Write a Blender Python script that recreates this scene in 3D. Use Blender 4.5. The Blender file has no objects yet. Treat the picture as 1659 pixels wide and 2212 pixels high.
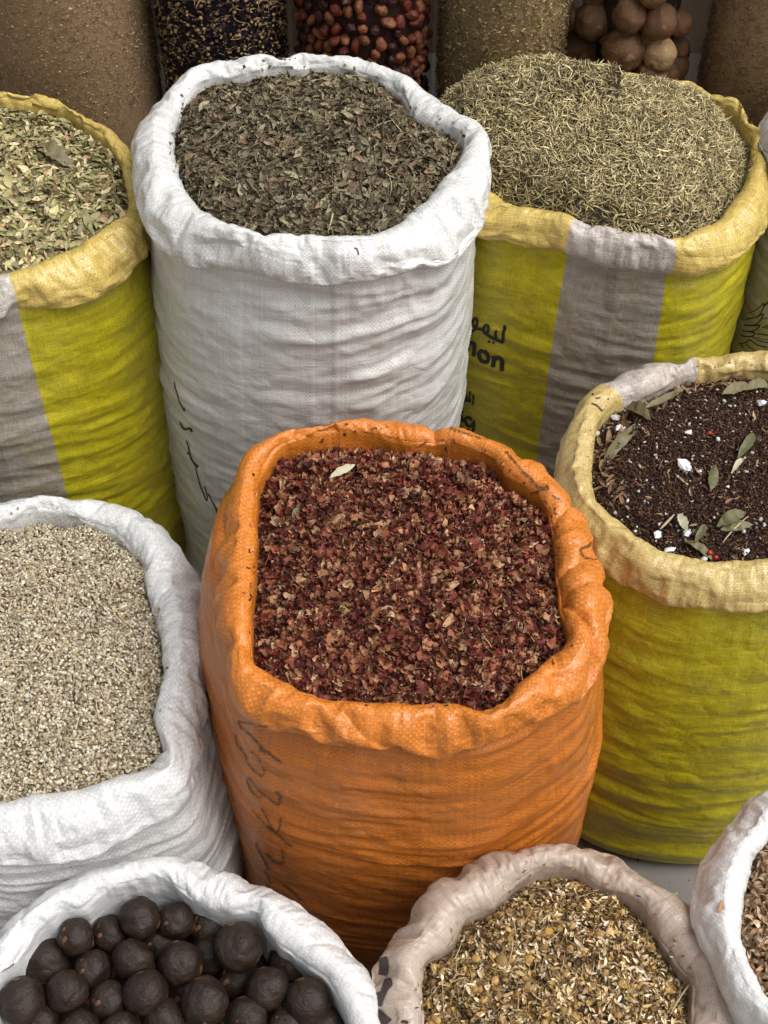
import bpy, math, random
import numpy as np
from mathutils import Vector, Euler, Matrix
from mathutils.bvhtree import BVHTree

# ------------------------------------------------------------------ camera, light
scene = bpy.context.scene
CAMZ, PITCH, FPX = 1.90, math.radians(51), 2900.0      # focal length in pixels of a 1659x2212 picture
cd = bpy.data.cameras.new("camera"); cam = bpy.data.objects.new("camera", cd)
scene.collection.objects.link(cam)
cam.location = (0, 0, CAMZ); cam.rotation_euler = (math.pi/2-PITCH, 0, 0)
cd.sensor_fit = 'VERTICAL'; cd.sensor_height = 36; cd.lens = FPX/2212*36
cd.clip_start = 0.05; cd.clip_end = 200
scene.camera = cam

SUN_EL, SUN_AZ = math.radians(60), math.radians(108)    # azimuth from +Y towards +X
w = bpy.data.worlds.new("World"); scene.world = w; w.use_nodes = True
nt = w.node_tree; nt.nodes.clear()
sky = nt.nodes.new("ShaderNodeTexSky"); sky.sky_type = 'NISHITA'; sky.sun_disc = False
sky.sun_elevation = SUN_EL; sky.sun_rotation = SUN_AZ
sky.air_density = 1.0; sky.dust_density = 6.0; sky.ozone_density = 1.0
hs = nt.nodes.new("ShaderNodeHueSaturation"); hs.inputs['Saturation'].default_value = 0.14
bg = nt.nodes.new("ShaderNodeBackground"); bg.inputs[1].default_value = 0.15
wo = nt.nodes.new("ShaderNodeOutputWorld")
nt.links.new(sky.outputs[0], hs.inputs['Color']); nt.links.new(hs.outputs[0], bg.inputs[0]); nt.links.new(bg.outputs[0], wo.inputs[0])
sl = bpy.data.lights.new("sun", 'SUN'); sl.energy = 1.5; sl.angle = math.radians(34); sl.color = (1, .97, .93)
sun = bpy.data.objects.new("sun", sl); scene.collection.objects.link(sun)
sd = Vector((math.sin(SUN_AZ)*math.cos(SUN_EL), math.cos(SUN_AZ)*math.cos(SUN_EL), math.sin(SUN_EL)))
sun.rotation_euler = sd.to_track_quat('Z', 'Y').to_euler(); sun.location = (0, 0, 5)
vs = scene.view_settings; vs.view_transform = 'Standard'; vs.look = 'None'; vs.gamma = 1
vs.use_curve_mapping = False; vs.exposure = 0.08
try:
    scene.cycles.use_denoising = True
    scene.cycles.max_bounces = 8; scene.cycles.diffuse_bounces = 3; scene.cycles.transparent_max_bounces = 8
except Exception: pass

# ------------------------------------------------------------------ geometry helpers
CP, SP = math.cos(PITCH), math.sin(PITCH)
def ray(px, py):
    u = (np.asarray(px, float)-829.5)/FPX; v = (np.asarray(py, float)-1106)/FPX
    return np.stack([u, CP-v*SP, -SP-v*CP], -1)
def unproj(px, py, z):
    d = ray(px, py); t = (z-CAMZ)/d[..., 2]
    p = d*t[..., None]; p[..., 2] += CAMZ
    return p

rs = np.random.RandomState(7)
PERM = np.random.RandomState(3).permutation(512)
def _hash(ix, iy, seed):
    return PERM[(PERM[(ix+seed*17) & 511]+iy+seed*31) & 511]
def perlin(x, y, seed=0, per=None):
    """2-D gradient noise, roughly -1..1; per = period in x (whole cells)."""
    x, y = np.broadcast_arrays(np.asarray(x, float), np.asarray(y, float))
    x0 = np.floor(x).astype(int); y0 = np.floor(y).astype(int)
    fx = x-x0; fy = y-y0
    sx = fx*fx*fx*(fx*(fx*6-15)+10); sy = fy*fy*fy*(fy*(fy*6-15)+10)
    def g(ix, iy, dx, dy):
        if per: ix = np.mod(ix, per)
        a = _hash(ix, iy, seed)*(2*np.pi/512)
        return np.cos(a)*dx+np.sin(a)*dy
    n00 = g(x0, y0, fx, fy); n10 = g(x0+1, y0, fx-1, fy)
    n01 = g(x0, y0+1, fx, fy-1); n11 = g(x0+1, y0+1, fx-1, fy-1)
    a = n00+(n10-n00)*sx; b = n01+(n11-n01)*sx
    return (a+(b-a)*sy)*1.5
def fold(x, y, seed, per=None, sharp=1.0):          # rounded swells with sharp valleys, about -0.5..0.5
    return np.abs(perlin(x, y, seed, per))**sharp*1.6-0.5
def crest(x, y, seed, per=None):                    # narrow crests
    return 0.5-np.abs(perlin(x, y, seed, per))*1.6

def facet(x, y, seed=0, per=None):
    """crumpled film: flat random facets meeting in straight creases, -1..1"""
    x, y = np.broadcast_arrays(np.asarray(x, float), np.asarray(y, float))
    x, y = x+.38*perlin(x, y, seed+60, per), y+.38*perlin(x, y+7.7, seed+61, per)
    x0 = np.floor(x).astype(int); y0 = np.floor(y).astype(int); fx = x-x0; fy = y-y0
    def g(ix, iy):
        if per: ix = np.mod(ix, per)
        return _hash(ix, iy, seed)/256.-1
    a, b, c, d = g(x0, y0), g(x0+1, y0), g(x0, y0+1), g(x0+1, y0+1)
    t1 = np.where(fx > fy, a+(b-a)*fx+(d-b)*fy, a+(d-c)*fx+(c-a)*fy)
    t2 = np.where(fx+fy < 1, a+(b-a)*fx+(c-a)*fy, d+(c-d)*(1-fx)+(b-d)*(1-fy))
    xi = np.mod(x0, per) if per else x0
    return np.where(_hash(xi, y0, seed+9) > 256, t1, t2)

def mesh_np(name, V, faces, mat, smooth=True, attrs=None, uv=None, parent=None, mats=None):
    """faces: (n,k) int array, or list of such arrays"""
    if not isinstance(faces, list): faces = [faces]
    me = bpy.data.meshes.new(name)
    me.vertices.add(len(V)); me.vertices.foreach_set("co", np.asarray(V, np.float32).ravel())
    tot = np.concatenate([np.full(len(f), f.shape[1]) for f in faces]).astype(np.int32)
    idx = np.concatenate([f.ravel() for f in faces]).astype(np.int32)
    me.loops.add(len(idx)); me.loops.foreach_set("vertex_index", idx)
    me.polygons.add(len(tot))
    me.polygons.foreach_set("loop_start", np.concatenate([[0], np.cumsum(tot)[:-1]]).astype(np.int32))
    me.polygons.foreach_set("use_smooth", np.full(len(tot), bool(smooth)))
    if uv is not None:
        l = me.uv_layers.new(name="UVMap"); l.data.foreach_set("uv", np.asarray(uv, np.float32).ravel())
    for k, a in (attrs or {}).items():
        at = me.attributes.new(k, 'FLOAT', 'POINT'); at.data.foreach_set("value", np.asarray(a, np.float32))
    me.update(calc_edges=True); me.validate()
    me.materials.append(mat)
    o = bpy.data.objects.new(name, me); scene.collection.objects.link(o)
    if parent: o.parent = parent
    return o
def tag(o, label=None, cat=None, group=None, kind=None):
    for k, v in (("label", label), ("category", cat), ("group", group), ("kind", kind)):
        if v: o[k] = v
    return o

# ------------------------------------------------------------------ materials
class NT:
    def __init__(s, name):
        s.m = bpy.data.materials.new(name); s.m.use_nodes = True; s.t = s.m.node_tree; s.t.nodes.clear()
        s.out = s.n("ShaderNodeOutputMaterial")
    def n(s, ty, **kw):
        nd = s.t.nodes.new(ty)
        for k, v in kw.items(): setattr(nd, k, v)
        return nd
    def l(s, a, b): s.t.links.new(a, b)
    def put(s, sock, v):
        if isinstance(v, bpy.types.NodeSocket): s.l(v, sock)
        else:
            if isinstance(v, tuple) and len(v) == 3 and sock.type == 'RGBA': v = v+(1,)
            sock.default_value = v
    def math(s, op, a, b=None, c=None, clamp=False):
        nd = s.n("ShaderNodeMath", operation=op, use_clamp=clamp)
        s.put(nd.inputs[0], a)
        if b is not None: s.put(nd.inputs[1], b)
        if c is not None: s.put(nd.inputs[2], c)
        return nd.outputs[0]
    def mix(s, f, a, b, mode='MIX'):
        nd = s.n("ShaderNodeMix", data_type='RGBA', blend_type=mode)
        s.put(nd.inputs[0], f); s.put(nd.inputs[6], a); s.put(nd.inputs[7], b)
        return nd.outputs[2]
    def map(s, vec, scale=(1, 1, 1), loc=(0, 0, 0), rot=(0, 0, 0)):
        nd = s.n("ShaderNodeMapping"); s.l(vec, nd.inputs[0])
        nd.inputs['Scale'].default_value = scale; nd.inputs['Location'].default_value = loc; nd.inputs['Rotation'].default_value = rot
        return nd.outputs[0]
    def noise(s, vec, scale, detail=3, rough=.5, dist=0):
        nd = s.n("ShaderNodeTexNoise"); s.l(vec, nd.inputs['Vector'])
        nd.inputs['Scale'].default_value = scale; nd.inputs['Detail'].default_value = detail
        nd.inputs['Roughness'].default_value = rough; nd.inputs['Distortion'].default_value = dist
        return nd.outputs['Fac']
    def ramp(s, f, stops, interp='LINEAR'):
        nd = s.n("ShaderNodeValToRGB"); s.put(nd.inputs[0], f); e = nd.color_ramp.elements
        nd.color_ramp.interpolation = interp
        while len(e) > 1: e.remove(e[-1])
        for i, (p, c) in enumerate(stops):
            k = e[0] if i == 0 else e.new(p)
            k.position = p; k.color = (c+(1,)) if len(c) == 3 else c
        return nd.outputs[0]
    def rng(s, v, a, b, c, d):
        nd = s.n("ShaderNodeMapRange"); s.put(nd.inputs[0], v)
        for i, x in enumerate((a, b, c, d)): nd.inputs[i+1].default_value = x
        return nd.outputs[0]
    def bump(s, h, dist, strength=1.0, nrm=None):
        nd = s.n("ShaderNodeBump"); nd.inputs['Strength'].default_value = strength; nd.inputs['Distance'].default_value = dist
        s.l(h, nd.inputs['Height'])
        if nrm: s.l(nrm, nd.inputs['Normal'])
        return nd.outputs[0]
    def bsdf(s, col, rough=.6, spec=.5, nrm=None, **kw):
        nd = s.n("ShaderNodeBsdfPrincipled"); s.put(nd.inputs['Base Color'], col); s.put(nd.inputs['Roughness'], rough)
        s.put(nd.inputs['Specular IOR Level'], spec)
        if nrm: s.l(nrm, nd.inputs['Normal'])
        for k, v in kw.items(): s.put(nd.inputs[k.replace('_', ' ')], v)
        return nd.outputs[0]
    def done(s, sh): s.l(sh, s.out.inputs[0]); return s.m

def sack_material(name, body, cuff, stripes=(), sbody=(.36, .33, .30), scuff=(.5, .46, .42), p=.0026, rough=.36,
                  mott=.15, mottcol=(.1, .09, .01), weave=.12, trans=0, alpha=0, streak=.25, center=None, seams=(), gl=1.0):
    s = NT(name)
    uvn = s.n("ShaderNodeUVMap"); uvn.uv_map = "UVMap"; uv = uvn.outputs[0]
    sep = s.n("ShaderNodeSeparateXYZ"); s.l(uv, sep.inputs[0]); U, V = sep.outputs[0], sep.outputs[1]
    at = s.n("ShaderNodeAttribute"); at.attribute_name = "cuff"; CF = at.outputs['Fac']
    b, c = body, cuff
    for (a0, a1) in stripes:
        m = s.math('MULTIPLY', s.math('GREATER_THAN', U, a0), s.math('LESS_THAN', U, a1))
        b = s.mix(m, b, sbody); c = s.mix(m, c, scuff)
    # stuff showing through / printed unevenness
    big = s.noise(s.map(uv, (1, 1, 1)), 18, 4, .6, .6)
    fibU = s.noise(s.map(uv, (45, 900, 1)), 1, 2, .6); fibV = s.noise(s.map(uv, (900, 60, 1), (3, 7, 0)), 1, 2, .6)
    fib = s.math('MAXIMUM', fibU, fibV)
    b = s.mix(s.math('MULTIPLY', s.rng(big, .35, .75, 0, 1), mott), b, mottcol)
    col = s.mix(CF, b, c)
    # woven tapes
    iu = s.math('FLOOR', s.math('DIVIDE', U, p)); iv = s.math('FLOOR', s.math('DIVIDE', V, p))
    par = s.math('ABSOLUTE', s.math('MODULO', s.math('ADD', iu, iv), 2.0))
    def wn(x, o):
        nd = s.n("ShaderNodeTexWhiteNoise", noise_dimensions='1D'); s.l(s.math('ADD', x, o), nd.inputs['W']); return nd.outputs[0]
    tape = s.mix(par, wn(iu, .3), wn(iv, 91.7))
    hu = s.math('ABSOLUTE', s.math('SINE', s.math('MULTIPLY', U, math.pi/p)))
    hv = s.math('ABSOLUTE', s.math('SINE', s.math('MULTIPLY', V, math.pi/p)))
    hw = s.mix(par, hu, hv)
    fac = s.math('ADD', s.rng(tape, 0, 1, 1-weave*.5, 1+weave*.35), s.rng(hw, 0, 1, -weave*.7, .02))
    fac = s.math('ADD', fac, s.rng(par, 0, 1, -weave*.35, weave*.35))
    fac = s.math('ADD', fac, s.rng(fib, .45, .8, -streak*.4, streak))
    for (u0, wd, g) in seams:                        # welded tape seam down the middle
        m = s.math('LESS_THAN', s.math('ABSOLUTE', s.math('SUBTRACT', U, u0)), wd)
        fac = s.math('SUBTRACT', fac, s.math('MULTIPLY', m, g))
    vm = s.n("ShaderNodeVectorMath", operation='SCALE'); s.l(col, vm.inputs[0]); s.l(fac, vm.inputs['Scale'])
    col = vm.outputs[0]
    # a little grime
    dirt = s.rng(s.noise(s.map(uv, (1, 1, 1), (5, 2, 0)), 9, 6, .65), .58, .75, 0, .12)
    col = s.mix(dirt, col, (.22, .18, .13))
    spk = s.rng(s.noise(s.map(uv, (1, 1, 1), (1, 2, 0)), 420, 0), .80, .84, 0, .6)
    col = s.mix(spk, col, (.09, .06, .04))
    crump = s.noise(uv, 55, 5, .62, .9)
    vd = s.n("ShaderNodeVectorMath", operation='ADD'); s.l(s.map(uv, (24, 34, 1)), vd.inputs[0])
    nc = s.n("ShaderNodeTexNoise"); s.l(uv, nc.inputs['Vector']); nc.inputs['Scale'].default_value = 22; nc.inputs['Detail'].default_value = 2
    vs_ = s.n("ShaderNodeVectorMath", operation='SCALE'); s.l(nc.outputs['Color'], vs_.inputs[0]); vs_.inputs['Scale'].default_value = 1.6; s.l(vs_.outputs[0], vd.inputs[1])
    vo = s.n("ShaderNodeTexVoronoi"); s.l(vd.outputs[0], vo.inputs['Vector']); vo.inputs['Scale'].default_value = 1.0
    n0 = s.bump(vo.outputs['Distance'], .0060, .42)
    n1 = s.bump(crump, .0035, .35, n0)
    cr2 = s.noise(s.map(uv, (60, 260, 1)), 1, 3, .6, .5)
    n1 = s.bump(cr2, .0015, .35, n1)
    n2 = s.bump(s.math('ADD', hw, s.math('MULTIPLY', tape, .5)), .0003, .5, n1)
    rg = s.math('ADD', s.rng(tape, 0, 1, rough-.08, rough+.12), s.rng(big, .3, .7, -.05, .1))
    sh = s.bsdf(col, rg, .5, n2, Coat_Weight=s.math('MULTIPLY', s.rng(fib, .50, .62, .05*gl, min(1, .75*gl)), s.rng(big, .42, .60, .15*gl, 1)), Coat_Roughness=.22, Coat_IOR=1.5)
    if trans:
        tr = s.n("ShaderNodeBsdfTranslucent"); s.l(col, tr.inputs[0])
        mx = s.n("ShaderNodeMixShader"); mx.inputs[0].default_value = trans; s.l(sh, mx.inputs[1]); s.l(tr.outputs[0], mx.inputs[2]); sh = mx.outputs[0]
    if alpha:
        tr = s.n("ShaderNodeBsdfTransparent")
        mx = s.n("ShaderNodeMixShader"); mx.inputs[0].default_value = alpha; s.l(sh, mx.inputs[1]); s.l(tr.outputs[0], mx.inputs[2]); sh = mx.outputs[0]
    return s.done(sh)

def piece_material(name, stops, rough=.75, spec=.25, var=.35, nscale=260, interp='LINEAR', bump=.0006, trans=0):
    s = NT(name)
    at = s.n("ShaderNodeAttribute"); at.attribute_name = "rnd"
    tc = s.n("ShaderNodeTexCoord"); ob = tc.outputs['Object']
    col = s.ramp(at.outputs['Fac'], stops, interp)
    nz = s.noise(ob, nscale, 3, .6)
    at2 = s.n("ShaderNodeAttribute"); at2.attribute_name = "val"
    f = s.math('ADD', s.rng(nz, .25, .75, 1-var, 1+var*.8), s.rng(at2.outputs['Fac'], 0, 1, -.35, .35))
    vm = s.n("ShaderNodeVectorMath", operation='SCALE'); s.l(col, vm.inputs[0]); s.l(f, vm.inputs['Scale'])
    nb = s.bump(s.noise(ob, nscale*1.7, 2), bump, .7)
    return s.done(s.bsdf(vm.outputs[0], rough, spec, nb))

def plain_material(name, col, rough=.7, col2=None, scale=40, bump=.001, spec=.4):
    s = NT(name); tc = s.n("ShaderNodeTexCoord"); nz = s.noise(tc.outputs['Object'], scale, 5, .6)
    c = s.mix(s.rng(nz, .3, .7, 0, 1), col, col2 or tuple(x*.7 for x in col))
    return s.done(s.bsdf(c, rough, spec, s.bump(nz, bump, .6)))

def ink_material(name, col, cover=.8, scale=300):
    s = NT(name); tc = s.n("ShaderNodeTexCoord")
    nz = s.noise(tc.outputs['Object'], scale, 3, .6)
    a = s.rng(nz, .62-cover*.5, .72-cover*.45, 0, 1)
    a = s.math('MULTIPLY', a, 1.0, clamp=True)
    tr = s.n("ShaderNodeBsdfTransparent"); mx = s.n("ShaderNodeMixShader")
    s.l(a, mx.inputs[0]); s.l(tr.outputs[0], mx.inputs[1]); s.l(s.bsdf(col, .5), mx.inputs[2])
    return s.done(mx.outputs[0])

# ------------------------------------------------------------------ buckling of thin film (position based relaxation on a ring grid)
def _pair(P, a, b, L, w, comp=False):
    d = P[b]-P[a]; l = np.linalg.norm(d, axis=-1, keepdims=True)+1e-9
    k = (l-L)/l
    if comp: k = np.minimum(k, 0)
    c = d*k*(.5*w); P[a] += c; P[b] -= c
def buckle(P0, D0, Nn, eu, ev, body, levels=((6, 70), (3, 40), (1, 12)), ka=.004, ks=.012):
    """P0 smooth surface (M,N,3), D0 starting displacement, eu/ev extra cloth along and across (M,1), body mask (M,1)"""
    M, N = P0.shape[:2]; D = D0.astype(np.float32); P0 = P0.astype(np.float32); prev = None
    for st, its in levels:
        ri = np.unique(np.concatenate([np.arange(0, M, st), [M-1]])); ci = np.arange(0, N, st)
        Q0 = P0[ri][:, ci]; nn = Nn[ri][:, ci].astype(np.float32)
        if prev is None: Dq = D[ri][:, ci]
        else:
            pr, pc, pd, pbase = prev                     # resample the coarser displacement, keep the finer seed on top
            t = np.interp(ri, pr, np.arange(len(pr))); i0 = np.minimum(t.astype(int), len(pr)-2); ft = (t-i0)[:, None, None]
            A = pd[i0]*(1-ft)+pd[i0+1]*ft
            u = ci/(pc[1]-pc[0]); j0 = u.astype(int); fu = (u-j0)[None, :, None]; j1 = (j0+1) % len(pc); j0 = j0 % len(pc)
            Dq = A[:, j0]*(1-fu)+A[:, j1]*fu
            Dq = Dq.astype(np.float32)+(D[ri][:, ci]-pbase(ri, ci))*.6
        P = Q0+Dq; m, n = P.shape[:2]
        eu_ = eu[ri][:, ci].astype(np.float32)[..., None]; ev_ = ev[ri][:, ci].astype(np.float32)[..., None]; bd = body[ri][..., None]
        nxt = np.roll(np.arange(n), -1); ev2 = np.arange(0, n, 2); od = np.arange(1, n, 2)
        R = Q0
        Lu = np.linalg.norm(R[:, nxt]-R, axis=-1, keepdims=True)*(1+eu_)
        Lv = np.linalg.norm(R[1:]-R[:-1], axis=-1, keepdims=True)*(1+.5*(ev_[1:]+ev_[:-1]))
        L1 = np.linalg.norm(R[1:, nxt]-R[:-1], axis=-1, keepdims=True)*(1+.25*(eu_[1:]+eu_[:-1]+ev_[1:]+ev_[:-1]))
        L2 = np.linalg.norm(R[1:]-R[:-1, nxt], axis=-1, keepdims=True)*(1+.25*(eu_[1:]+eu_[:-1]+ev_[1:]+ev_[:-1]))
        S = slice(None)
        k2 = np.roll(np.arange(n), -2)
        for it in range(its):
            for c in (ev2, od): _pair(P, (S, c), (S, nxt[c]), Lu[:, c], 1)
            for r0 in (0, 1): a = np.arange(r0, m-1, 2); _pair(P, (a,), (a+1,), Lv[a], 1)
            for r0 in (0, 1):
                a = np.arange(r0, m-1, 2)[:, None]
                for c in (ev2, od):
                    _pair(P, (a, c[None]), (a+1, nxt[c][None]), L1[a, c[None]], .9)
                    _pair(P, (a+1, c[None]), (a, nxt[c][None]), L2[a, c[None]], .9)
            # bending: two-apart points resist being folded together
            for q in range(4):
                c = np.arange(q, n-(n % 4), 4)
                _pair(P, (S, c), (S, k2[c]), 2*Lu[:, c]*.965, .35, True)
            for q in range(4):
                a = np.arange(q, m-2, 4)
                if len(a): _pair(P, (a,), (a+2,), (Lv[a]+Lv[a+1])*.965, .35, True)
            dd = P-Q0; dn = (dd*nn).sum(-1, keepdims=True)
            P -= ka*dd
            P -= nn*np.where(dn < 0, dn, 0)*(.22*bd)      # the filling pushes back
            dd = P-Q0
            sm = (np.roll(dd, 1, 1)+np.roll(dd, -1, 1))*.25; sm[1:-1] += (dd[2:]+dd[:-2])*.25; sm[0] = dd[0]; sm[-1] = dd[-1]
            P = Q0+dd*(1-ks)+sm*ks
            P[0] = Q0[0]; P[-1] = Q0[-1]
        prev = (ri, ci, P-Q0, lambda r_, c_, ri=ri, ci=ci: _coarse(D, ri, ci, r_, c_))
    return P
def _coarse(D, ri, ci, r_, c_):
    pd = D[ri][:, ci]; t = np.interp(r_, ri, np.arange(len(ri))); i0 = np.minimum(t.astype(int), len(ri)-2); ft = (t-i0)[:, None, None]
    A = pd[i0]*(1-ft)+pd[i0+1]*ft; u = c_/(ci[1]-ci[0]); j0 = u.astype(int); fu = (u-j0)[None, :, None]; j1 = (j0+1) % len(ci); j0 = j0 % len(ci)
    return A[:, j0]*(1-fu)+A[:, j1]*fu

# ------------------------------------------------------------------ sack builder
SACKS = {}
def periodic(theta, ang, rad, sig):
    """radius as periodic function of angle, smoothed by sig (rad)"""
    o = np.argsort(ang); a = ang[o]; r = rad[o]
    a = np.concatenate([a-2*np.pi, a, a+2*np.pi]); r = np.concatenate([r, r, r])
    f = np.interp(theta, a, r)
    n = len(theta); k = np.fft.fftfreq(n, 1/n)
    return np.real(np.fft.ifft(np.fft.fft(f)*np.exp(-.5*(k*sig)**2)))

def make_sack(key, name, mat, inner, outer, zr, d, h, label, base=.97, bulge=.012, seed=1, N=720,
              pinch=9, pamp=1.0, cr=1.0, body_cr=1.0, tiltx=0.0, near_drop=0.0, bsig=.25, center=None, amax=.034, gather=1.0, lean=(0, 0), sim=True, lobes=()):
    rr = np.random.RandomState(seed)
    P_in = np.array(inner, float); P_out = np.array(outer, float)
    po = unproj(P_out[:, 0], P_out[:, 1], zr)[:, :2]; pi_ = unproj(P_in[:, 0], P_in[:, 1], zr)[:, :2]
    c = np.array([(po[:, 0].min()+po[:, 0].max())/2, (po[:, 1].min()+po[:, 1].max())/2]); R = (po[:, 1].max()-po[:, 1].min())/2
    f_in = np.clip((pi_[:, 1]-c[1])/R*1.2, -1, 1); f_out = np.clip((po[:, 1]-c[1])/R, -1, 1)
    z_in = zr-(.012+(d-.012)*(f_in+1)/2); z_out = zr-(h*.9+(.010-h*.9)*(f_out+1)/2)
    pi_ = unproj(P_in[:, 0], P_in[:, 1], z_in)[:, :2]; po = unproj(P_out[:, 0], P_out[:, 1], z_out)[:, :2]
    c = (po.min(0)+po.max(0))/2
    # angle measured from -Y (towards the camera) so the seam lies at the far side
    th = np.linspace(-np.pi, np.pi, N, endpoint=False)
    def pol(q):
        q = q-c; return np.arctan2(q[:, 0], -q[:, 1]), np.hypot(q[:, 0], q[:, 1])
    ai, ri = pol(pi_); ao, ro = pol(po)
    rin = periodic(th, ai, ri, .035); rout = periodic(th, ao, ro, .03)
    a = np.clip((rout-rin)/2, .010, amax); Rc = rout-a
    rin = Rc-a
    Rm = Rc.mean(); circ = 2*np.pi*Rm; U = th*Rm
    def cells(sz): return max(3, int(round(circ/sz)))
    def PU(sz): k = cells(sz); return (th/(2*np.pi)+.5)*k, k      # noise coordinate + period along u
    x, k = PU(.16); zc = zr+.006*perlin(x, 3.3, seed, k); x, k = PU(.05); zc = zc+.0022*perlin(x, 9.1, seed, k)
    zc = zc+tiltx*np.sin(th)*R-near_drop*(np.cos(th)+1)/2
    # pinches
    tk = np.sort(rr.uniform(-np.pi, np.pi, pinch)); wk = rr.uniform(.35, 1, pinch)*pamp; sk = rr.uniform(-.9, .9, pinch)
    x, k = PU(.20); hh = np.maximum(h*(1+.16*perlin(x, 5.5, seed+1, k)), a*1.5+.016); b = .0075
    xg, kg = PU(.03)
    rows = []   # r, z, cuffmask, bodymask, cuffattr, sv (position across the cuff, m)
    av = a*.95
    RB0 = periodic(th, th, Rc+a*.42, .05)
    RB1 = periodic(th, th, Rc+a*.5, bsig)*base
    topz = zc-hh+b+.004
    x, k = PU(.11); pv = np.clip(1.30+.55*perlin(x, 2.2, seed+70, k), .85, 1.9); x, k = PU(.14); lv = np.clip(.55+.45*perlin(x, 4.2, seed+71, k), .15, .95)
    for t in np.linspace(0, 1, 22): rows.append((Rc-a-.004*(1-t), zc-.14+( .14-av)*t, .35*t, 0, 1, (t-1)*.12))
    for ph in np.linspace(np.pi, 0, 34)[1:]: rows.append((Rc+a*np.sign(np.cos(ph))*abs(np.cos(ph))**pv, zc-av+av*np.sin(ph)-a*lv*((1+np.cos(ph))/2)**1.4, 1, 0, 1, (np.pi-ph)*.028))
    for t in np.linspace(0, 1, 22)[1:]: rows.append((Rc+a+.003*np.sin(np.pi*t), (zc-av-a*lv)+((zc-hh+b)-(zc-av-a*lv))*t, 1, 0, 1, .088+t*h*.6))
    for ph in np.linspace(0, -np.pi, 12)[1:]: rows.append((Rc+a-b+b*np.cos(ph), zc-hh+b+b*np.sin(ph), .7*(1+ph/np.pi)+.05, 0, 1, .088+h*.6))
    rows.append((Rc+a-2*b-.0005, topz, .1, .0, 1, .15))
    nb = 170
    for i, t in enumerate(np.linspace(0, 1, nb)):
        z = topz-(topz-.035)*t
        dd = topz-z
        s = 1-np.exp(-dd/.045)
        r = (Rc+a-2*b-.002)*(1-s)+(RB0+(RB1-RB0)*np.clip(t*1.2, 0, 1))*s+bulge*np.sin(np.pi*np.clip(t, 0, 1)**.8)
        for (t0, wd, am, zt, zw) in lobes:
            dd_ = np.mod(th-t0+np.pi, 2*np.pi)-np.pi
            r = r+am*np.exp(-(dd_/wd)**2)*np.exp(-((t-zt)/zw)**2)*(1-np.exp(-dd/.02))
        rows.append((r, z, 0, min(1, i/6), 0, 0))
    rl = rows[-1][0]
    for ph in np.linspace(0, np.pi/2, 9)[1:]: rows.append((rl-.03*(1-np.cos(ph)), np.full(N, .035)*(1-np.sin(ph))+.002, 0, .3, 0, 0))
    rows.append((rl*.4, np.full(N, .002), 0, 0, 0, 0))
    M = len(rows)
    Rg = np.array([r[0] for r in rows]); Zg = np.array([np.broadcast_to(r[1], (N,)) for r in rows])
    CM = np.array([r[2] for r in rows])[:, None]; BM = np.array([r[3] for r in rows])[:, None]; CA = np.array([r[4] for r in rows])
    SV = np.array([r[5] for r in rows])[:, None]
    T = np.broadcast_to(th, (M, N))
    def xyz(Rg, Zg, T):
        fz = np.clip((zr-Zg)/zr, 0, 1)
        return np.stack([c[0]+Rg*np.sin(T)+lean[0]*fz, c[1]-Rg*np.cos(T)+lean[1]*fz, Zg], -1)
    P = xyz(Rg, Zg, T)
    seg = np.linalg.norm(np.diff(P, axis=0), axis=2).mean(1); v = np.concatenate([[0], np.cumsum(seg)]); Vg = v[:, None]
    vbody = v[np.argmax(CA == 0)]
    # pinch effect : roll gets thinner and dips, with a sharp crease
    pn = np.zeros((M, N)); ln = np.zeros((M, N))
    for q in range(pinch):
        dth = np.mod(T-tk[q]-sk[q]*SV/Rm*1.0+np.pi, 2*np.pi)-np.pi
        dist = np.abs(dth)*Rm
        pn += wk[q]*np.exp(-dist/.013); ln += wk[q]*np.tanh(dth*Rm/.0035)*np.exp(-dist/.012)*(rr.rand()-.5)*2
    pn = np.clip(pn, 0, 1.3)
    # normals by finite differences
    def normals(P):
        du = np.roll(P, -1, 1)-np.roll(P, 1, 1); dv = np.gradient(P, axis=0)
        n = np.cross(du, dv); n /= np.linalg.norm(n, axis=2, keepdims=True)+1e-12
        return n
    Nn = normals(P)
    if (Nn[len(rows)//2+20, :, :2]*(P[len(rows)//2+20, :, :2]-c)).sum() < 0: Nn = -Nn
    def Fn(su, sv, sd, fn=fold, warp=0, **kw):
        k = cells(su); xx = (T/(2*np.pi)+.5)*k; yy = Vg/sv
        if warp:
            kw_ = cells(su*1.7); yy = yy+warp*perlin((T/(2*np.pi)+.5)*kw_, Vg/(sv*4), sd+40, kw_)
        return fn(xx, yy, sd, k, **kw)
    D = CM*(-.006*pn*pamp+.003*ln)
    D += .75*CM*cr*(.0085*Fn(.085, .075, seed+2, facet)+.0052*Fn(.034, .060, seed+3, facet)+.0020*Fn(.015, .022, seed+4, facet)+.0005*Fn(.007, .009, seed+5, facet))
    dep = np.maximum(0, Vg-vbody)
    gm = BM*np.exp(-dep/.075)*gather
    D += .6*gm*(.011*Fn(.10, .11, seed+6, facet)+.0060*Fn(.045, .085, seed+7, facet)+.003*Fn(.02, .05, seed+17, facet))
    mk = np.clip(.6+.9*Fn(.22, .20, seed+8, perlin), .15, 1)
    D += BM*body_cr*(.0030*Fn(.30, .040, seed+9, crest, warp=1.2)*mk+.0018*Fn(.17, .021, seed+10, crest, warp=1.5)*mk
                     +.009*Fn(.26, .22, seed+11, perlin)+.0015*Fn(.09, .035, seed+12, facet)*mk+.0009*Fn(.022, .012, seed+13, facet))
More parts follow.
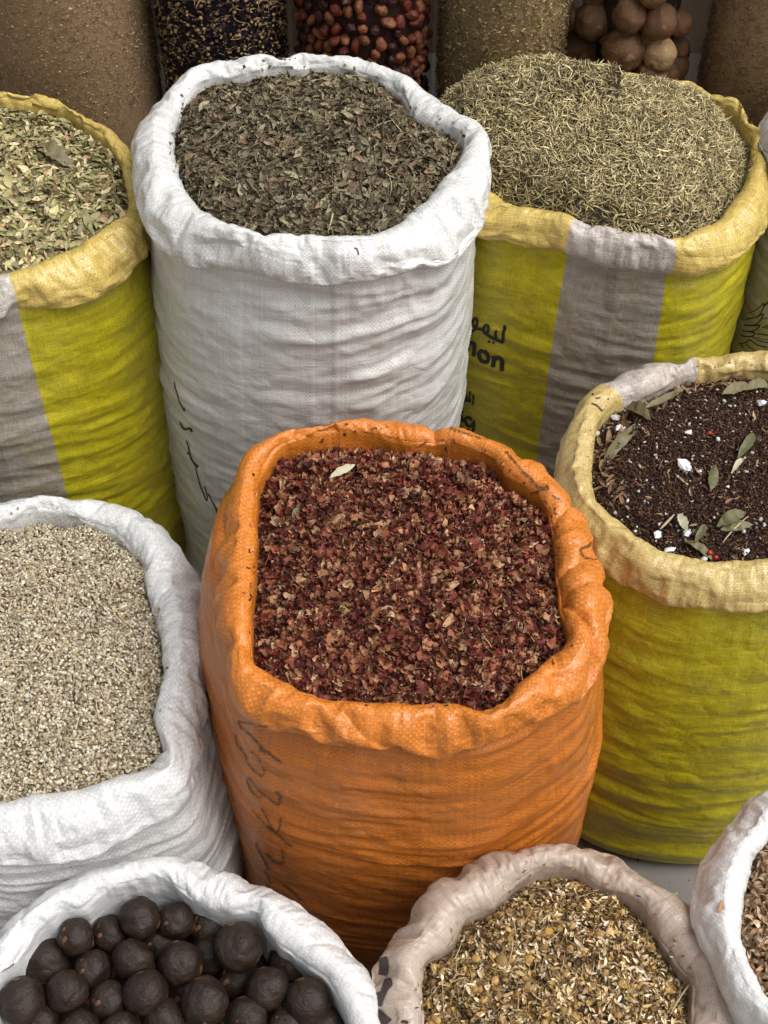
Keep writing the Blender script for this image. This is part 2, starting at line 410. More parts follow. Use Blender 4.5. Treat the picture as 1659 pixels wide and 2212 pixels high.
    if sim:
        # part of the shape is a soft base, the rest seeds the buckling
        pat = np.clip(.55+1.5*Fn(.16, .14, seed+21, perlin), .12, 1.5); pat2 = np.clip(.55+1.3*Fn(.14, .11, seed+22, perlin), .1, 1.4)
        eu = CM*(.105*cr)*pat+.045*gm*pat2+BM*.003; ev = CM*.055*cr*pat2+BM*(.030*body_cr)*pat*np.clip(1-dep/1.2, .3, 1)
        P = buckle(P, Nn*D[..., None], Nn, eu, ev, BM).astype(float)
        D2 = CM*cr*(.0030*Fn(.040, .055, seed+31, facet)+.0018*Fn(.016, .022, seed+34, facet)+.0006*Fn(.007, .009, seed+35, facet))
        D2 += .85*gm*(.007*Fn(.10, .11, seed+36, facet)+.0045*Fn(.045, .085, seed+37, facet))
        D2 += BM*body_cr*(.0042*Fn(.32, .042, seed+39, crest, warp=1.2)*mk+.0030*Fn(.18, .022, seed+30, crest, warp=1.5)*mk+.0022*Fn(.09, .035, seed+32, facet)*mk+.0008*Fn(.022, .012, seed+33, facet))
        P = P+Nn*D2[..., None]
    else: P = P+Nn*D[..., None]
    P[:, :, 2] -= (CM*.006*pn*pamp)
    P[:, :, 2] = np.maximum(P[:, :, 2], .0015)
    V = P.reshape(-1, 3)
    i = np.arange(M-1)[:, None]; j = np.arange(N)[None, :]; j1 = (j+1) % N
    F = np.stack([i*N+j, i*N+j1, (i+1)*N+j1, (i+1)*N+j], -1).reshape(-1, 4)
    uu = np.broadcast_to(U[j], (M-1, N)); uu1 = uu+circ/N
    v0 = np.broadcast_to(v[:-1][:, None], (M-1, N)); v1 = np.broadcast_to(v[1:][:, None], (M-1, N))
    vofs = vbody
    uvs = np.stack([np.stack([uu, vofs-v0], -1), np.stack([uu1, vofs-v0], -1), np.stack([uu1, vofs-v1], -1), np.stack([uu, vofs-v1], -1)], 2).reshape(-1, 2)
    # bottom cap
    cap = np.arange(N)[::-1]+(M-1)*N
    V = np.vstack([V, [[c[0]+lean[0], c[1]+lean[1], .002]]])
    capf = np.stack([np.full(N, M*N), (M-1)*N+(np.arange(N)+1) % N, (M-1)*N+np.arange(N)], -1)
    uvs = np.vstack([uvs, np.zeros((3*N, 2))])
    ca = np.concatenate([np.repeat(CA, N), [0]]).astype(float)
    org = np.array([c[0], c[1], 0.0])
    o = mesh_np(name, V-org, [F, capf], mat, True, {"cuff": ca}, uvs)
    o.location = org
    tag(o, label, "sack", "open woven sacks of dried goods")
    # face orientation outwards
    bv = BVHTree.FromPolygons([tuple(x) for x in V], F.tolist())
    S = dict(c=c, th=th, rin=rin, zc=zc, zr=zr, d=d, obj=o, bvh=bv, Rm=Rm, vbody=vbody, a=a)
    SACKS[key] = S
    if key == "tea":
        for q_ in ((1310,826),(1500,775)):
            p_ = unproj(q_[0], q_[1], zr); print("STRIPE", math.atan2(p_[0]-c[0], -(p_[1]-c[1]))*Rm)
    print(key, "centre", c.round(3), "R", Rm.round(3), "a", a.mean().round(3))
    return S

def cast(S, px, py, off=.0008):
    d = Vector(ray(px, py)).normalized()
    loc, nr, i, dist = S['bvh'].ray_cast(Vector((0, 0, CAMZ)), d)
    if loc is None: return None
    if nr.dot(d) > 0: nr = -nr
    return np.array(loc)+np.array(nr)*off

def inked(S, name, strokes, mat, parent, wf=1.0):
    """strokes: list of (points in picture pixels, width px or list): flat marks lying on the cloth"""
    for si, (pts, wd) in enumerate(strokes):
        V, F = [], []
        pts = np.array(pts, float); n = len(pts)
        if n == 1: pts = np.vstack([pts, pts+[[.01, wd*.9]]]); n = 2
        wd = (np.full(n, wd, float) if np.isscalar(wd) else np.array(wd, float))*wf
        L = np.concatenate([[0], np.cumsum(np.linalg.norm(np.diff(pts, axis=0), axis=1))])
        t = np.linspace(0, 1, n); ts = np.linspace(0, L[-1], max(3, int(L[-1]/1.6)))
        # Catmull-Rom through the points
        q = []
        for s_ in ts:
            i = min(n-2, np.searchsorted(L, s_, 'right')-1); u = (s_-L[i])/max(1e-6, L[i+1]-L[i])
            p0, p1, p2, p3 = pts[max(0, i-1)], pts[i], pts[i+1], pts[min(n-1, i+2)]
            q.append(.5*((2*p1)+(-p0+p2)*u+(2*p0-5*p1+4*p2-p3)*u*u+(-p0+3*p1-3*p2+p3)*u**3))
        q = np.array(q); ww = np.interp(ts, L, wd)
        tg = np.gradient(q, axis=0); tg /= np.linalg.norm(tg, axis=1, keepdims=True)+1e-9
        nm = np.stack([-tg[:, 1], tg[:, 0]], -1)
        K = 3
        prev = None
        for k in range(len(q)):
            row = []
            for m in range(K):
                e = (m/(K-1)-.5)*ww[k]
                if k in (0, len(q)-1): e *= .5
                p = cast(S, q[k, 0]+nm[k, 0]*e, q[k, 1]+nm[k, 1]*e, .0008+.00012*(si % 4))
                row.append(p)
            if any(r is None for r in row): prev = None; continue
            base = len(V); V += row
            if prev is not None and np.linalg.norm(V[prev+1]-V[base+1]) < .012:
                for m in range(K-1): F.append((prev+m, prev+m+1, base+m+1, base+m))
            prev = base
        if not F: continue
        used = sorted({i for f in F for i in f}); mp = {k_: i for i, k_ in enumerate(used)}
        V = np.array([V[i] for i in used]); loc = np.array(parent.location)
        mesh_np(name, V-loc, np.array([[mp[i] for i in f] for f in F]), mat, True, parent=parent)

# ------------------------------------------------------------------ piles of small dry pieces
def norm(v): return v/(np.linalg.norm(v, axis=-1, keepdims=True)+1e-12)
def leaf_t(r, wid=.36, fold_=.25, curl=.5, nst=5, asym=.15):
    """one leaf of length 1 along x"""
    xs = np.linspace(0, 1, nst+2); V = [(0, 0, 0)]
    cu = r.uniform(-curl, curl); tw = r.uniform(-.6, .6); fo = fold_*r.uniform(.2, 1.6)
    for x in xs[1:-1]:
        hw = wid/2*math.sin(math.pi*x**(.85+asym))**.8
        for s in (-1, 0, 1):
            z = fo*hw*abs(s)+cu*(x-.5)**2+.0+r.uniform(-.02, .02)
            y = s*hw*r.uniform(.8, 1.1)+cu*.2*x*x
            z += s*hw*tw*(x-.5)
            V.append((x, y, z))
    V.append((1, cu*.2, cu*.25))
    F = []
    F += [(0, 2, 1), (0, 3, 2)]
    for k in range(nst-1):
        b = 1+3*k
        for m in (0, 1): F += [(b+m, b+m+1, b+m+4), (b+m, b+m+4, b+m+3)]
    b = 1+3*(nst-1); e = len(V)-1
    F += [(b, b+1, e), (b+1, b+2, e)]
    V = np.array(V); V[:, 0] -= .5
    return V, np.array(F)
def shred_t(r, asp=.6, rough=.25, n=4, curl=.6):
    """crumpled torn flake"""
    g = np.linspace(-.5, .5, n); X, Y = np.meshgrid(g, g)
    cx, cy = r.uniform(-curl, curl, 2)*2
    # round the square off unevenly
    ang = np.arctan2(Y, X); rad = np.maximum(abs(X), abs(Y)); lobes = 1+.22*np.sin(ang*2+r.uniform(0, 6))+.18*np.sin(ang*3+r.uniform(0, 6))+.12*r.uniform(-1, 1, X.shape)
    X2 = rad*np.cos(ang)*lobes; Y2 = rad*np.sin(ang)*lobes*asp
    Z = cx*X*X+cy*Y*Y+r.uniform(-rough, rough, X.shape)*.4
    V = np.stack([X2.ravel(), Y2.ravel(), Z.ravel()], -1)
    i = np.arange(n-1)[:, None]; j = np.arange(n-1)[None, :]
    q = np.stack([i*n+j, i*n+j+1, (i+1)*n+j+1, (i+1)*n+j], -1).reshape(-1, 4)
    F = np.vstack([q[:, [0, 1, 2]], q[:, [0, 2, 3]]])
    return V, F
def needle_t(r, th=.07, bend=.25, ns=4, sides=3):
    xs = np.linspace(-.5, .5, ns+1); b = r.uniform(-bend, bend); c2 = r.uniform(-bend, bend)
    V = []
    for k, x in enumerate(xs):
        rr_ = th/2*(1-.75*(abs(x)*2)**3)
        for s in range(sides):
            a = 2*math.pi*s/sides+.4
            V.append((x, b*x*x*2+rr_*math.cos(a), c2*x*x*2+rr_*math.sin(a)*.8))
    F = []
    for k in range(ns):
        for s in range(sides):
            a, b2 = k*sides+s, k*sides+(s+1) % sides
            F += [(a, b2, b2+sides), (a, b2+sides, a+sides)]
    return np.array(V), np.array(F)
import bmesh
def ico_t(r, sub=1, asp=(1, .7, .6), jit=.08):
    bm = bmesh.new(); bmesh.ops.create_icosphere(bm, subdivisions=sub, radius=.5)
    V = np.array([v.co[:] for v in bm.verts]); F = np.array([[v.index for v in f.verts] for f in bm.faces]); bm.free()
    V = V*np.array(asp)*(1+r.uniform(-jit, jit, (len(V), 1)))
    return V, F
def curl_t(r, arc=None, wid=.3):
    """ribbon rolled into a hook: dried peel-like petal"""
    n = 8; arc = arc or r.uniform(2.0, 5.0); V = []
    for k in range(n):
        t = k/(n-1)-.5; a = arc*t; hw = wid/2*(1-.5*(abs(t)*2)**2)
        for s in (-1, 0, 1):
            rad = .42*(1+.25*t)
            V.append((rad*math.sin(a), s*hw+.1*t, rad*(math.cos(a))-.3+.06*abs(s)))
    F = []
    for k in range(n-1):
        for m in (0, 1):
            b = 3*k+m; F += [(b, b+1, b+4), (b, b+4, b+3)]
    return np.array(V), np.array(F)

def scatter(name, groups, mat, seed=0, parent=None, smooth=True):
    """groups: list of dict(t=[templates], P, Nrm, size, yaw?, tilt, rnd=(lo,hi)|array)"""
    r = np.random.RandomState(seed); VV, FF, RN, VL = [], [], [], []; off = 0
    for g in groups:
        P, Nr = g['P'], g['N']; n = len(P)
        if n == 0: continue
        size = g['size'] if isinstance(g['size'], np.ndarray) else r.uniform(g['size'][0], g['size'][1], n)
        tilt = r.normal(0, g.get('tilt', .35), (n, 2)); yaw = r.uniform(0, 2*np.pi, n)
        rv = g['rnd'] if isinstance(g['rnd'], np.ndarray) else r.uniform(g['rnd'][0], g['rnd'][1], n)
        val = r.rand(n)
        up = norm(Nr+np.concatenate([tilt, tilt[:, :1]*0], 1)*1.0)
        ref = np.stack([np.cos(yaw), np.sin(yaw), r.normal(0, .3, n)], -1)
        xax = norm(ref-up*(ref*up).sum(1, keepdims=True)); yax = np.cross(up, xax)
        ti = r.randint(0, len(g['t']), n)
        st = g.get('stretch', (1, 1))
        sy = r.uniform(st[0], st[1], n)
        for k, (tv, tf) in enumerate(g['t']):
            s = np.where(ti == k)[0]
            if len(s) == 0: continue
            B = np.stack([xax[s], yax[s]*sy[s][:, None], up[s]], 1)*size[s][:, None, None]     # (m,3axes,3)
            W = np.einsum('vk,mkj->mvj', tv, B)+P[s][:, None, :]
            m, nv = len(s), len(tv)
            VV.append(W.reshape(-1, 3)); FF.append((tf[None]+(np.arange(m)*nv)[:, None, None]+off).reshape(-1, 3))
            RN.append(np.repeat(rv[s], nv)); VL.append(np.repeat(val[s], nv)); off += m*nv
    V = np.vstack(VV); c = np.array([V[:, 0].mean(), V[:, 1].mean(), V[:, 2].min()])
    o = mesh_np(name, V-c, np.vstack(FF), mat, smooth, {"rnd": np.concatenate(RN), "val": np.concatenate(VL)}, parent=parent)
    o.location = c
    return o

class Heap:
    """surface of what fills a sack; sample() gives points and normals on it"""
    def __init__(s, S, d, mound, power=1.0, seed=0, bump=.006, shift=(0, 0), edge=1.0, spill=None):
        s.spill = spill
        s.S, s.d, s.m, s.p, s.seed, s.bump, s.shift, s.edge = S, d, mound, power, seed, bump, shift, edge
    def sp(s, th):
        if not s.spill: return 0*th
        d = np.mod(th-s.spill[0]+np.pi, 2*np.pi)-np.pi
        return np.exp(-(d/s.spill[1])**2)
    def R(s, th): S = s.S; return (1+.17*s.sp(th))*np.interp(th, np.concatenate([S['th'], [np.pi]]), np.concatenate([S['rin'], S['rin'][:1]]))*s.edge+.004
    def z(s, x, y):
        S = s.S; dx, dy = x-S['c'][0], y-S['c'][1]; th = np.arctan2(dx, -dy); r = np.hypot(dx, dy)/s.R(th)
        rs_ = np.hypot(dx-s.shift[0], dy-s.shift[1])/s.R(th)
        f = np.clip(1-np.clip(rs_, 0, 1)**2, 0, 1)**s.p*np.clip((1.02-r)*8, 0, 1)
        zc = np.interp(th, np.concatenate([S['th'], [np.pi]]), np.concatenate([S['zc'], S['zc'][:1]]))
        zb = S['zr']+(zc-S['zr'])*np.clip(r, 0, 1)**2
        return zb-s.d*(1-1.5*s.sp(th))+s.m*f+s.bump*perlin(x/.07, y/.07, s.seed)+s.bump*.5*perlin(x/.028, y/.028, s.seed+1)
    def nrm(s, x, y):
        e = .004; gx = (s.z(x+e, y)-s.z(x-e, y))/(2*e); gy = (s.z(x, y+e)-s.z(x, y-e))/(2*e)
        return norm(np.stack([-gx, -gy, np.ones_like(gx)], -1))
    def sample(s, n, seed, lift=0., jit=.003, rmax=.985):
        r = np.random.RandomState(seed); th = r.uniform(-np.pi, np.pi, n)
        Rm = s.R(th).max(); x = r.uniform(-Rm, Rm, n*2); y = r.uniform(-Rm, Rm, n*2); th = np.arctan2(x, -y)
        k = np.hypot(x, y) < s.R(th)*rmax; x, y = x[k][:n]+s.S['c'][0], y[k][:n]+s.S['c'][1]
        P = np.stack([x, y, s.z(x, y)+lift+r.uniform(-jit, jit, len(x))], -1)
        # leave out what lies far outside the picture
        q = P-np.array([0, 0, CAMZ]); dep = q[:, 1]*CP-q[:, 2]*SP; uu = q[:, 0]/dep*FPX; vv = (-q[:, 1]*SP-q[:, 2]*CP)/dep*FPX
        keep = (abs(uu) < 829+1500) & (abs(vv) < 1106+1500)
        P = P[keep]
        return P, s.nrm(P[:, 0], P[:, 1])
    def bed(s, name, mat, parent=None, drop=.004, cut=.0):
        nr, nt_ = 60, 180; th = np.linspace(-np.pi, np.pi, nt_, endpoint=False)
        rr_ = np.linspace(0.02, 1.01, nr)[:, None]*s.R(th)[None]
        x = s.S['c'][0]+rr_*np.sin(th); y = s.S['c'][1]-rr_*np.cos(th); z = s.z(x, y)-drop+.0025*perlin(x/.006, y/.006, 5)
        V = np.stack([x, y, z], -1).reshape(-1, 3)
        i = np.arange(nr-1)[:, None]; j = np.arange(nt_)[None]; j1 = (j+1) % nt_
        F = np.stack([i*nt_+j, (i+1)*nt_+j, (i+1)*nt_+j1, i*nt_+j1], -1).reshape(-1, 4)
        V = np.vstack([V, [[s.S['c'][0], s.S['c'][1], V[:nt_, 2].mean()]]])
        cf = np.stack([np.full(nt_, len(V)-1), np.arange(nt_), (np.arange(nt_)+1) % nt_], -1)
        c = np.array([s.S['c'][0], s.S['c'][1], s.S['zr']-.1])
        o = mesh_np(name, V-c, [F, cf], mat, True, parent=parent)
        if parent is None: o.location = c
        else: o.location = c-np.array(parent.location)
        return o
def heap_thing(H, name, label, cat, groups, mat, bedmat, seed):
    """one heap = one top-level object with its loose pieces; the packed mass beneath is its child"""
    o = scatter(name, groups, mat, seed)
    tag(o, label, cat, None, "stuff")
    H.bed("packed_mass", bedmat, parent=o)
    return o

def edge_bits(H, t, n, seed, size, rnd):
    """scraps gathered along the far and left side of a heap"""
    r = np.random.RandomState(seed); th = -r.uniform(1.2, 3.3, n); rad = H.R(th)*r.uniform(.80, .97, n)
    x = H.S['c'][0]+rad*np.sin(th); y = H.S['c'][1]-rad*np.cos(th)
    return dict(t=t, P=np.stack([x, y, H.z(x, y)+.003], -1), N=H.nrm(x, y), size=size, rnd=rnd, tilt=.35)
def rim_crumbs(S, t, n, seed, size, rnd, near=.005):
    r = np.random.RandomState(seed); P, N = [], []
    for _ in range(n):
        th = r.uniform(-np.pi, np.pi); i = int((th+np.pi)/(2*np.pi)*len(S['th'])) % len(S['th'])
        rad = S['rin'][i]+min(abs(r.normal(0, near)), S['a'][i]*1.3)
        o = Vector((S['c'][0]+rad*math.sin(th), S['c'][1]-rad*math.cos(th), S['zr']+.2))
        loc, nr, _i, _d = S['bvh'].ray_cast(o, Vector((0, 0, -1)))
        if loc is None or loc.z < S['zr']-.05: continue
        if nr.z < 0: nr = -nr
        P.append(np.array(loc)+np.array(nr)*.0012); N.append(np.array(nr))
    return dict(t=t, P=np.array(P), N=np.array(N), size=size, rnd=rnd, tilt=.25)

def T(f, cnt, seed, **kw):
    r = np.random.RandomState(seed); return [f(r, **kw) for _ in range(cnt)]

#@@SPLIT
# ------------------------------------------------------------------ setting: ground
def ground():
    s = NT("concrete"); tc = s.n("ShaderNodeTexCoord"); ob = tc.outputs['Object']
    n1 = s.noise(ob, 3, 6, .6); n2 = s.noise(ob, 90, 4, .6)
    c = s.mix(s.rng(n1, .3, .7, 0, 1), (.24, .225, .20), (.17, .16, .145))
    c = s.mix(s.rng(n2, .66, .72, 0, .7), c, (.05, .045, .04))
    m = s.done(s.bsdf(c, .7, .4, s.bump(n2, .001, .5)))
    V = np.array([(-30, -30, 0), (30, -30, 0), (30, 30, 0), (-30, 30, 0)], float)
    o = mesh_np("ground", V, np.array([[0, 1, 2, 3]]), m, False); tag(o, kind="structure")
    # low ledge the clear bags stand on
    x0, x1, y0, y1, z = -1.6, 1.6, 1.83, 2.4, .40
    bm = bmesh.new(); bmesh.ops.create_cube(bm, size=1)
    for v in bm.verts: v.co = Vector(((x0+x1)/2+v.co.x*(x1-x0), (y0+y1)/2+v.co.y*(y1-y0), z/2+v.co.z*z))
    bmesh.ops.bevel(bm, geom=bm.edges[:], offset=.012, segments=3, affect='EDGES')
    me = bpy.data.meshes.new("ledge"); bm.to_mesh(me); bm.free(); me.materials.append(plain_material("dark_ledge", (.05, .042, .035), .8, (.03, .025, .02), 8, .002))
    o = bpy.data.objects.new("ledge", me); scene.collection.objects.link(o); tag(o, kind="structure")
ground()
def add_gap_backing():  # added dark board, so the gaps between the clear bags read as shade
    m = plain_material("gap_shade_dark", (.13, .09, .06), .8, (.07, .05, .035), 6, .002)
    bm = bmesh.new(); bmesh.ops.create_cube(bm, size=1)
    for v in bm.verts: v.co = Vector((v.co.x*3.2, 2.44+v.co.y*.06, .85+v.co.z*1.7))
    bmesh.ops.bevel(bm, geom=bm.edges[:], offset=.008, segments=2, affect='EDGES')
    me = bpy.data.meshes.new("gap_shade_board"); bm.to_mesh(me); bm.free(); me.materials.append(m)
    o = bpy.data.objects.new("gap_shade_board", me); scene.collection.objects.link(o)
    tag(o, "added dark brown board standing in for shade in the thin gaps between the clear bags", "board")
add_gap_backing()

# ------------------------------------------------------------------ sacks
WHITE = (.66, .655, .63)
YB, YC = (.52, .455, .012), (.60, .44, .12)
m_white = sack_material("woven_white", WHITE, (.69, .685, .66), mott=.14, mottcol=(.42, .38, .32), weave=.20, streak=.10,
                        seams=((.035, .0035, .12), (.042, .0012, -.10), (-.055, .0008, -.08), (-.085, .0008, -.12), (.10, .0008, -.10), (.012, .0008, -.08)))
m_white2 = sack_material("woven_white_coarse", (.67, .67, .66), (.69, .69, .68), mott=.08, mottcol=(.45, .42, .38), p=.0036, weave=.17, streak=.06, rough=.34)
m_white3 = sack_material("woven_white_soft", (.66, .66, .65), (.68, .68, .67), mott=.08, mottcol=(.4, .38, .34), p=.0030, weave=.11, streak=.06, rough=.45)
m_yell_l = sack_material("woven_yellow_left", YB, YC, stripes=((-.10, .072),), mott=.55, mottcol=(.22, .17, .008), streak=.5, weave=.16, rough=.34,
                         sbody=(.37, .33, .295), scuff=(.52, .47, .42), seams=((-.005, .014, .12),))
m_yell_r = sack_material("woven_yellow_right", YB, YC, stripes=((-.088, .064),), mott=.45, mottcol=(.22, .17, .008), streak=.5, weave=.16, rough=.34,
                         sbody=(.36, .32, .285), scuff=(.53, .47, .43), seams=((-.012, .008, .14),))
m_yell_t = sack_material("woven_yellow_pale_cuff", (.43, .37, .010), (.54, .40, .15), stripes=((-.575, -.442),), mott=.5, mottcol=(.20, .16, .008), streak=.5, weave=.16, rough=.34,
                         scuff=(.48, .41, .36))
m_orange = sack_material("woven_orange", (.53, .155, .018), (.64, .20, .026), gl=.55, mott=.45, mottcol=(.38, .12, .015), p=.0032, weave=.26, streak=.12, rough=.33)
m_clear = sack_material("woven_translucent", (.60, .48, .39), (.64, .52, .43), mott=.2, mottcol=(.30, .22, .16), p=.0020, weave=.07, streak=.3, rough=.22, trans=.22, alpha=.13, gl=2.4)
m_grey = sack_material("woven_grey_printed", (.52, .48, .42), (.62, .61, .60), mott=.3, mottcol=(.22, .19, .15), weave=.1)

S2 = make_sack("mint", "woven_sack", m_white,
    [(378,300),(392,270),(410,235),(440,210),(500,200),(560,192),(610,183),(650,178),(700,178),(760,183),(820,200),(870,225),(895,255),(935,280),(985,300),(1000,325),(985,360),(960,390),(930,425),(885,455),(860,480),(800,508),(740,520),(660,515),(600,512),(560,520),(530,520),(515,500),(470,470),(430,440),(400,410),(388,370),(380,330)],
    [(297,345),(303,290),(320,240),(352,200),(375,182),(430,155),(480,140),(560,128),(625,119),(700,118),(770,120),(820,132),(885,152),(930,175),(975,198),(1020,232),(1040,275),(1050,335),(1050,390),(1042,440),(1030,480),(1000,520),(960,553),(900,580),(850,597),(790,609),(700,607),(610,602),(540,583),(470,568),(410,548),(370,525),(340,495),(318,455),(303,400)],
    .85, .040, .060, "tall white woven sack with thick rolled rim, heaped with dried mint, behind the orange sack", seed=11, pinch=10, base=1.02, lean=(-.036, 0), gather=1.3, body_cr=1.1)
S3 = make_sack("rosemary", "woven_sack", m_yell_r,
    [(1045,405),(1070,425),(1130,450),(1200,470),(1240,490),(1300,500),(1380,520),(1440,520),(1475,512),(1530,485),(1580,440),(1605,400),(1620,360),(1610,300),(1580,262),(1540,237),(1490,210),(1430,190),(1350,182),(1250,180),(1150,190),(1080,213),(1035,250),(1015,300),(1020,355)],
    [(1003,225),(1060,192),(1121,172),(1200,160),(1280,158),(1350,162),(1420,172),(1465,182),(1500,190),(1550,215),(1595,238),(1625,280),(1650,325),(1659,380),(1658,440),(1645,490),(1616,525),(1580,555),(1524,577),(1458,586),(1419,581),(1370,575),(1305,566),(1224,548),(1169,533),(1108,520),(1038,502),(1000,470),(980,410),(975,340),(982,270)],
    .715, .035, .055, "yellow woven sack with grey stripe and black lemon lettering, heaped with rosemary needles", seed=23, pinch=7, pamp=.7, base=1.0, gather=.8)
S1 = make_sack("leaves", "woven_sack", m_yell_l,
    [(0,248),(60,250),(110,255),(165,265),(200,295),(225,320),(258,360),(272,390),(276,430),(275,465),(262,485),(218,509),(164,542),(120,564),(65,586),(25,600),(-30,610),(-90,615),(-160,613),(-240,580),(-295,500),(-295,420),(-240,330),(-150,270),(-70,248)],
    [(0,203),(60,208),(120,220),(170,240),(205,265),(250,300),(285,345),(303,400),(314,450),(320,490),(312,530),(290,570),(255,605),(215,635),(150,660),(60,682),(0,703),(-60,718),(-150,720),(-250,690),(-330,610),(-365,500),(-350,380),(-290,290),(-180,225),(-80,203)],
    .76, .035, .065, "yellow woven sack with grey stripe at the left edge, filled with pale green leaves", seed=31, pinch=7, pamp=.8, base=1.06, lean=(-.012, 0), gather=.9)
S4 = make_sack("roses", "woven_sack", m_orange,
    [(563,1073),(580,1043),(622,1002),(670,990),(717,987),(824,984),(890,996),(949,993),(1009,1007),(1069,1031),(1090,1063),(1152,1097),(1176,1121),(1194,1180),(1199,1240),(1211,1317),(1226,1388),(1182,1430),(1122,1478),(1086,1519),(1057,1543),(1033,1543),(997,1525),(930,1520),(860,1516),(771,1513),(682,1496),(634,1478),(592,1457),(551,1442),(548,1359),(555,1269),(561,1180),(560,1109)],
    [(527,981),(622,936),(717,915),(801,903),(860,897),(932,906),(1009,930),(1069,954),(1128,984),(1188,1037),(1241,1091),(1271,1132),(1295,1192),(1307,1251),(1307,1329),(1301,1406),(1286,1454),(1265,1484),(1217,1525),(1128,1575),(1039,1612),(920,1620),(830,1615),(741,1603),(670,1588),(592,1567),(545,1549),(522,1521),(508,1470),(495,1410),(483,1329),(477,1240),(481,1150),(491,1091),(508,1027)],
    .69, .050, .055, "orange woven sack in the middle with squarish rolled rim, full of dried rose petals", seed=47, pinch=9, pamp=1.5, cr=.85, base=1.10, bulge=.016, lobes=((-1.75, .6, .034, .12, .55), (1.5, .5, .012, .5, .5)), bsig=.18, body_cr=1.15, gather=1.5, amax=.04)
S5 = make_sack("tea", "woven_sack", m_yell_t,
    [(1278,988),(1283,953),(1292,920),(1309,896),(1370,875),(1414,858),(1475,833),(1546,826),(1659,824),(1740,835),(1850,880),(1910,950),(1920,1030),(1880,1110),(1800,1170),(1720,1200),(1659,1205),(1589,1207),(1519,1212),(1458,1198),(1414,1185),(1370,1155),(1318,1115),(1292,1089),(1278,1041)],
    [(1191,1032),(1204,985),(1217,940),(1239,901),(1265,857),(1305,826),(1362,800),(1414,785),(1458,783),(1502,774),(1546,763),(1589,757),(1659,758),(1740,770),(1850,810),(1950,880),(2000,970),(2000,1080),(1950,1180),(1850,1260),(1750,1300),(1659,1312),(1560,1305),(1480,1290),(1400,1265),(1340,1235),(1290,1200),(1245,1158),(1212,1110),(1196,1065)],
    .63, .035, .055, "olive yellow woven sack with pale straw rim, full of dark tea mix", seed=53, pinch=9, pamp=.9, base=1.12, bsig=.10, lean=(.01, -.065))
S6 = make_sack("buds", "woven_sack", m_white2,
    [(0,1153),(41,1146),(74,1132),(112,1128),(134,1134),(186,1143),(223,1158),(253,1171),(283,1199),(309,1225),(316,1266),(330,1321),(346,1370),(350,1414),(354,1470),(350,1500),(335,1545),(340,1590),(345,1626),(316,1655),(260,1675),(231,1688),(179,1697),(74,1708),(0,1723),(-80,1725),(-170,1700),(-220,1600),(-220,1400),(-190,1260),(-120,1180),(-50,1158)],
    [(0,1074),(56,1068),(112,1067),(167,1072),(231,1068),(260,1071),(305,1091),(335,1117),(365,1143),(402,1191),(428,1228),(439,1265),(441,1303),(438,1377),(434,1452),(430,1545),(422,1656),(405,1727),(370,1762),(316,1785),(260,1818),(167,1850),(80,1866),(0,1872),(-80,1865),(-200,1850),(-280,1770),(-310,1600),(-310,1400),(-280,1250),(-200,1130),(-100,1085)],
    .52, .040, .080, "white woven sack at the left edge, wide soft rim, full of small pale flower buds", seed=61, pinch=8, pamp=1.0, cr=.95, base=1.10, lobes=((1.5, .6, .02, .4, .5),), bsig=.16, bulge=.016, amax=.045, gather=1.6, body_cr=1.2)
S7 = make_sack("limes", "woven_sack", m_white3,
    [(0,2126),(32,2099),(69,2052),(87,2025),(122,2009),(148,1986),(185,1983),(227,1959),(280,1938),(360,1927),(391,1941),(423,1962),(455,1978),(497,1988),(555,1994),(577,2025),(608,2057),(661,2094),(709,2131),(730,2173),(751,2205),(755,2290),(720,2390),(640,2460),(500,2510),(370,2510),(220,2480),(100,2410),(30,2320),(-5,2220)],
    [(0,1999),(32,1972),(79,1935),(127,1898),(169,1882),(227,1869),(296,1856),(370,1846),(455,1859),(508,1875),(555,1904),(608,1930),(667,1967),(714,2004),(762,2052),(794,2094),(809,2140),(817,2210),(815,2300),(790,2420),(700,2530),(550,2600),(380,2610),(200,2580),(60,2500),(-20,2400),(-60,2280),(-60,2150),(-35,2060)],
    .45, .050, .060, "white woven sack at the lower left, open on whole black dried limes", seed=71, pinch=8, pamp=1.0, cr=.9, base=.93)
S8 = make_sack("chamomile", "translucent_sack", m_clear,
    [(918,2210),(909,2129),(916,2086),(956,2065),(983,2043),(1004,2000),(1058,1979),(1090,1952),(1139,1918),(1176,1903),(1235,1904),(1278,1930),(1326,1947),(1375,1973),(1402,2011),(1429,2049),(1461,2092),(1490,2124),(1493,2212),(1490,2300),(1440,2390),(1340,2440),(1200,2450),(1050,2430),(950,2370),(910,2290)],
    [(808,2118),(822,2059),(849,2016),(886,1968),(908,1936),(961,1893),(1015,1844),(1090,1831),(1171,1828),(1235,1819),(1305,1828),(1343,1839),(1369,1871),(1407,1904),(1461,1936),(1504,1979),(1541,2016),(1571,2038),(1580,2085),(1583,2150),(1586,2212),(1580,2300),(1540,2400),(1450,2490),(1320,2540),(1170,2545),(1000,2520),(880,2440),(815,2330),(802,2200)],
    .45, .050, .055, "shiny translucent beige sack at the bottom, open on dried chamomile heads", seed=83, pinch=10, pamp=1.3, cr=1.0, base=.93)
